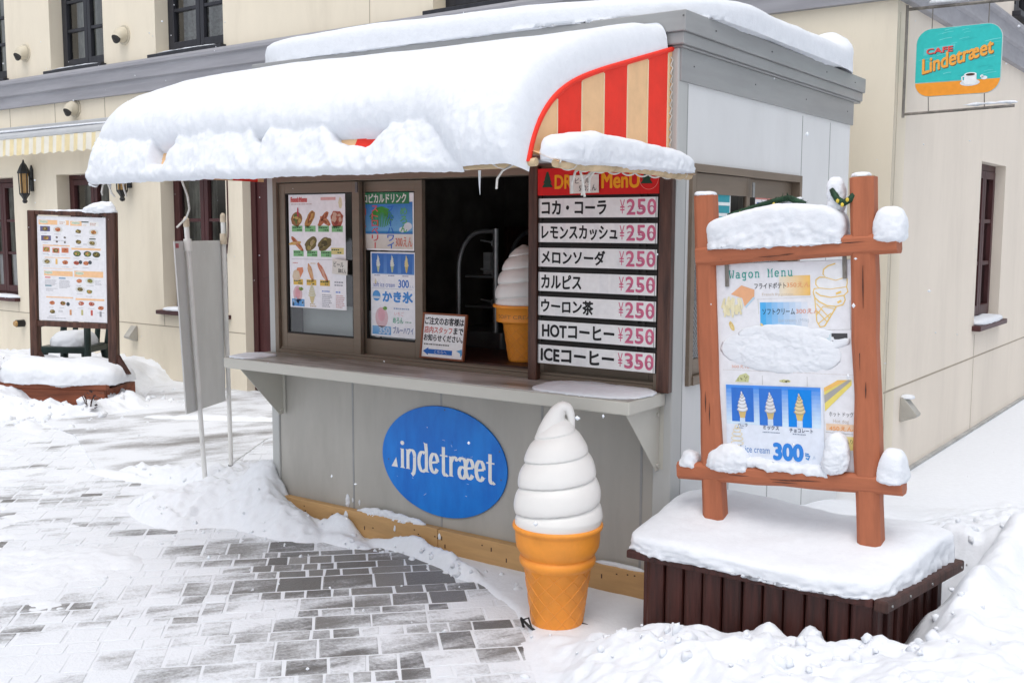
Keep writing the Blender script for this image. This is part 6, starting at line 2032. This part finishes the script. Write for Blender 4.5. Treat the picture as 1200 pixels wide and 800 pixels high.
# keep the snow out of the kiosk, the planter box and the building
h = np.where((x > -2.57) & (x < -.12) & (y > -.02) & (y < 2.25), -.05, h)
V = np.stack([x, y, h], 1)
F = grid_faces(*sh)
keep = (h.reshape(sh)[:-1, :-1] > -.015) | (h.reshape(sh)[1:, 1:] > -.015) | (h.reshape(sh)[:-1, 1:] > -.015) | (h.reshape(sh)[1:, :-1] > -.015) | (X[:-1, :-1] > -.4) & (Y[:-1, :-1] > 1.8)
F = F[keep.ravel()]
used = np.unique(F)
remap = np.full(len(V), -1); remap[used] = np.arange(len(used))
o = mesh_np('snow_bank', V[used], remap[F], SNOW)
tag(o, kind='structure')

# broken clods along the shovelled edges
cl = MB()
random.seed(101)
def h_at(px, py):
    i = int(np.clip(np.searchsorted(gx, px), 0, len(gx) - 1)); j = int(np.clip(np.searchsorted(gy, py), 0, len(gy) - 1))
    return max(0.004, float(h.reshape(sh)[j, i]))
ICO = [(0, 0, 1), (.894, 0, .447), (.276, .851, .447), (-.724, .526, .447), (-.724, -.526, .447), (.276, -.851, .447), (.724, .526, -.447), (-.276, .851, -.447), (-.894, 0, -.447), (-.276, -.851, -.447), (.724, -.526, -.447), (0, 0, -1)]
IF_ = [(0, 1, 2), (0, 2, 3), (0, 3, 4), (0, 4, 5), (0, 5, 1), (1, 6, 2), (2, 7, 3), (3, 8, 4), (4, 9, 5), (5, 10, 1), (6, 7, 2), (7, 8, 3), (8, 9, 4), (9, 10, 5), (10, 6, 1), (11, 7, 6), (11, 8, 7), (11, 9, 8), (11, 10, 9), (11, 6, 10)]
def clod(px, py, r_):
    sc_ = [random.uniform(.7, 1.35) for _ in range(3)]
    Mx = Matrix.Translation((px, py, h_at(px, py) + r_ * random.uniform(-.45, .25))) @ Matrix.Rotation(random.uniform(0, 6.28), 4, 'Z') @ Matrix.Rotation(random.uniform(-.6, .6), 4, 'X')
    # one subdivision, jittered, so that the pieces are broken but not spiky
    vs = [Vector(v) * random.uniform(.62, 1.22) for v in ICO]
    V, F, mid = list(vs), [], {}
    def m_(a, b_):
        k = (min(a, b_), max(a, b_))
        if k not in mid:
            V.append(((vs[a] + vs[b_]) * .5).normalized() * random.uniform(.70, 1.12)); mid[k] = len(V) - 1
        return mid[k]
    for a, b_, c in IF_:
        x_, y_, z_ = m_(a, b_), m_(b_, c), m_(c, a)
        F += [(a, x_, z_), (x_, b_, y_), (z_, y_, c), (x_, y_, z_)]
    cl.add([(v.x * r_ * sc_[0], v.y * r_ * sc_[1], v.z * r_ * sc_[2]) for v in V], F, 0, smooth=True, M=Mx)
for (cx_, cy_, sx_, sy_, n_, r0, r1) in ((-2.8, -.48, .35, .05, 14, .004, .014), (-2.2, -.40, .25, .04, 12, .004, .014), (-3.6, .05, .4, .08, 14, .005, .018), (-1.6, -.19, .4, .04, 26, .005, .018), (-1.05, -.24, .12, .04, 14, .006, .02),
                                  (.1, -.75, .3, .12, 30, .005, .020), (.75, -.75, .3, .15, 34, .006, .026), (1.15, -.3, .2, .3, 26, .008, .03), (1.3, .7, .4, .5, 30, .010, .038), (-6.6, .9, .5, .25, 60, .012, .05), (-6.5, 1.9, .35, .4, 50, .012, .05), (-7.8, .6, .6, .3, 50, .015, .05),
                                  (-1.6, -1.0, .9, .45, 16, .003, .010), (-2.6, -.9, .7, .5, 20, .004, .013)):
    for _ in range(n_):
        px_, py_ = random.gauss(cx_, sx_), random.gauss(cy_, sy_)
        if (-2.66 < px_ < .0 and py_ > -.08) or (.0 < px_ < 1.1 and -.5 < py_ < .2): continue
        clod(px_, py_, r0 + (r1 - r0) * random.random() ** 2.2)
tag(cl.build('snow_clods', SNOW, fix=False), 'broken clods of snow along the shovelled edges', 'snow', kind='stuff')

# snow on the skirting ledge
snow_pad('ledge_snow', (-1.67, -.045, .128), (.24, .020, .040), 2.2, .02, 14, .007, seed=91, crumb=.012, under=.1, label='crumbs of snow on top of the beige skirting under the oval sign')
snow_pad('ledge_snow', (-.30, -.035, .128), (.13, .018, .018), 2.6, .006, 10, .007, seed=92, crumb=.004, under=.1, label='small smooth drift of snow on the skirting between cone and planter')
# splashes stuck on the front panel
for k, (a, z, s_) in enumerate(((-2.02, .16, .030), (-1.98, .17, .010), (-1.93, .165, .012), (-1.97, .09, .03), (-1.32, .10, .014), (-1.62, .09, .012))):
    snow_pad('snow_splash', (a, -.001 if z > .14 else -.066, z), (s_ * .5, .004, s_ * 1.3), 2, .004, 40, .004, seed=93 + k, crumb=.003, under=1, label='splash of snow stuck low on the front of the kiosk')
# slats and sills with their own snow
Mb = Matrix.Translation(BO) @ Matrix.Rotation(DB, 4, 'Z')
for (a, z, w_, lb) in ((-.55, .762, .5, 'snow on the sill of the maroon window left of the door'), (-2.5, .762, .5, 'snow on the sill of the maroon window behind the menu board'), (-4.5, .762, .5, 'snow on the sill of the maroon window at the left edge'),
                       (-.5, 3.442, .5, 'thin snow on the sill of the upper window with lace curtains'), (-2.55, 3.442, .5, 'thin snow on the sill of the upper window with plain curtains')):
    snow_pad('sill_snow', Mb @ Vector((a, .02, z)), (w_, .09, .035 if z < 2 else .012), 4, .01, 6, .02, seed=a * 3, rotz=DB, crumb=.004, under=.05, label=lb)
snow_pad('sill_snow', Mb @ Vector((6.606 - .03, 2.82, .862)), (.10, .44, .05), 4, .012, 6, .02, seed=3.3, rotz=DB, crumb=.004, under=.05, label='snow on the sill of the side wall window')
snow_pad('sill_snow', Mb @ Vector((6.606 - .04 + .075, .45, .505)), (.045, .05, .025), 2.6, .006, 12, .01, seed=5.3, crumb=.004, under=.1, label='cap of snow on the grey vent box of the side wall')

# falling flakes
fl = MB()
random.seed(55)
camv, fw = Vector(CAM), Vector(CAM_ROWS[2])
for i in range(420):
    p = Vector((random.uniform(-8, 3.5), random.uniform(-3.2, 3.0), random.uniform(.1, 3.6)))
    dd = (p - camv).dot(fw)
    if dd < 1.6 or (-2.7 < p.x < 0 and p.y > -.1): continue
    r_ = random.uniform(.0025, .0055)
    ax_ = Vector((random.gauss(0, 1), random.gauss(0, 1), random.gauss(0, 1))).normalized()
    s_ = [r_ * random.uniform(.6, 1.6) for _ in range(3)]
    fl.add([p + Vector((s_[0], 0, 0)), p - Vector((s_[0], 0, 0)), p + Vector((0, s_[1], 0)), p - Vector((0, s_[1], 0)), p + Vector((0, 0, s_[2])), p - Vector((0, 0, s_[2]))],
           [(0, 2, 4), (2, 1, 4), (1, 3, 4), (3, 0, 4), (2, 0, 5), (1, 2, 5), (3, 1, 5), (0, 3, 5)], 0, smooth=True)
tag(fl.build('falling_snow', SNOW, fix=False), 'fine snowflakes drifting down in front of the kiosk', 'snowflakes', kind='stuff')
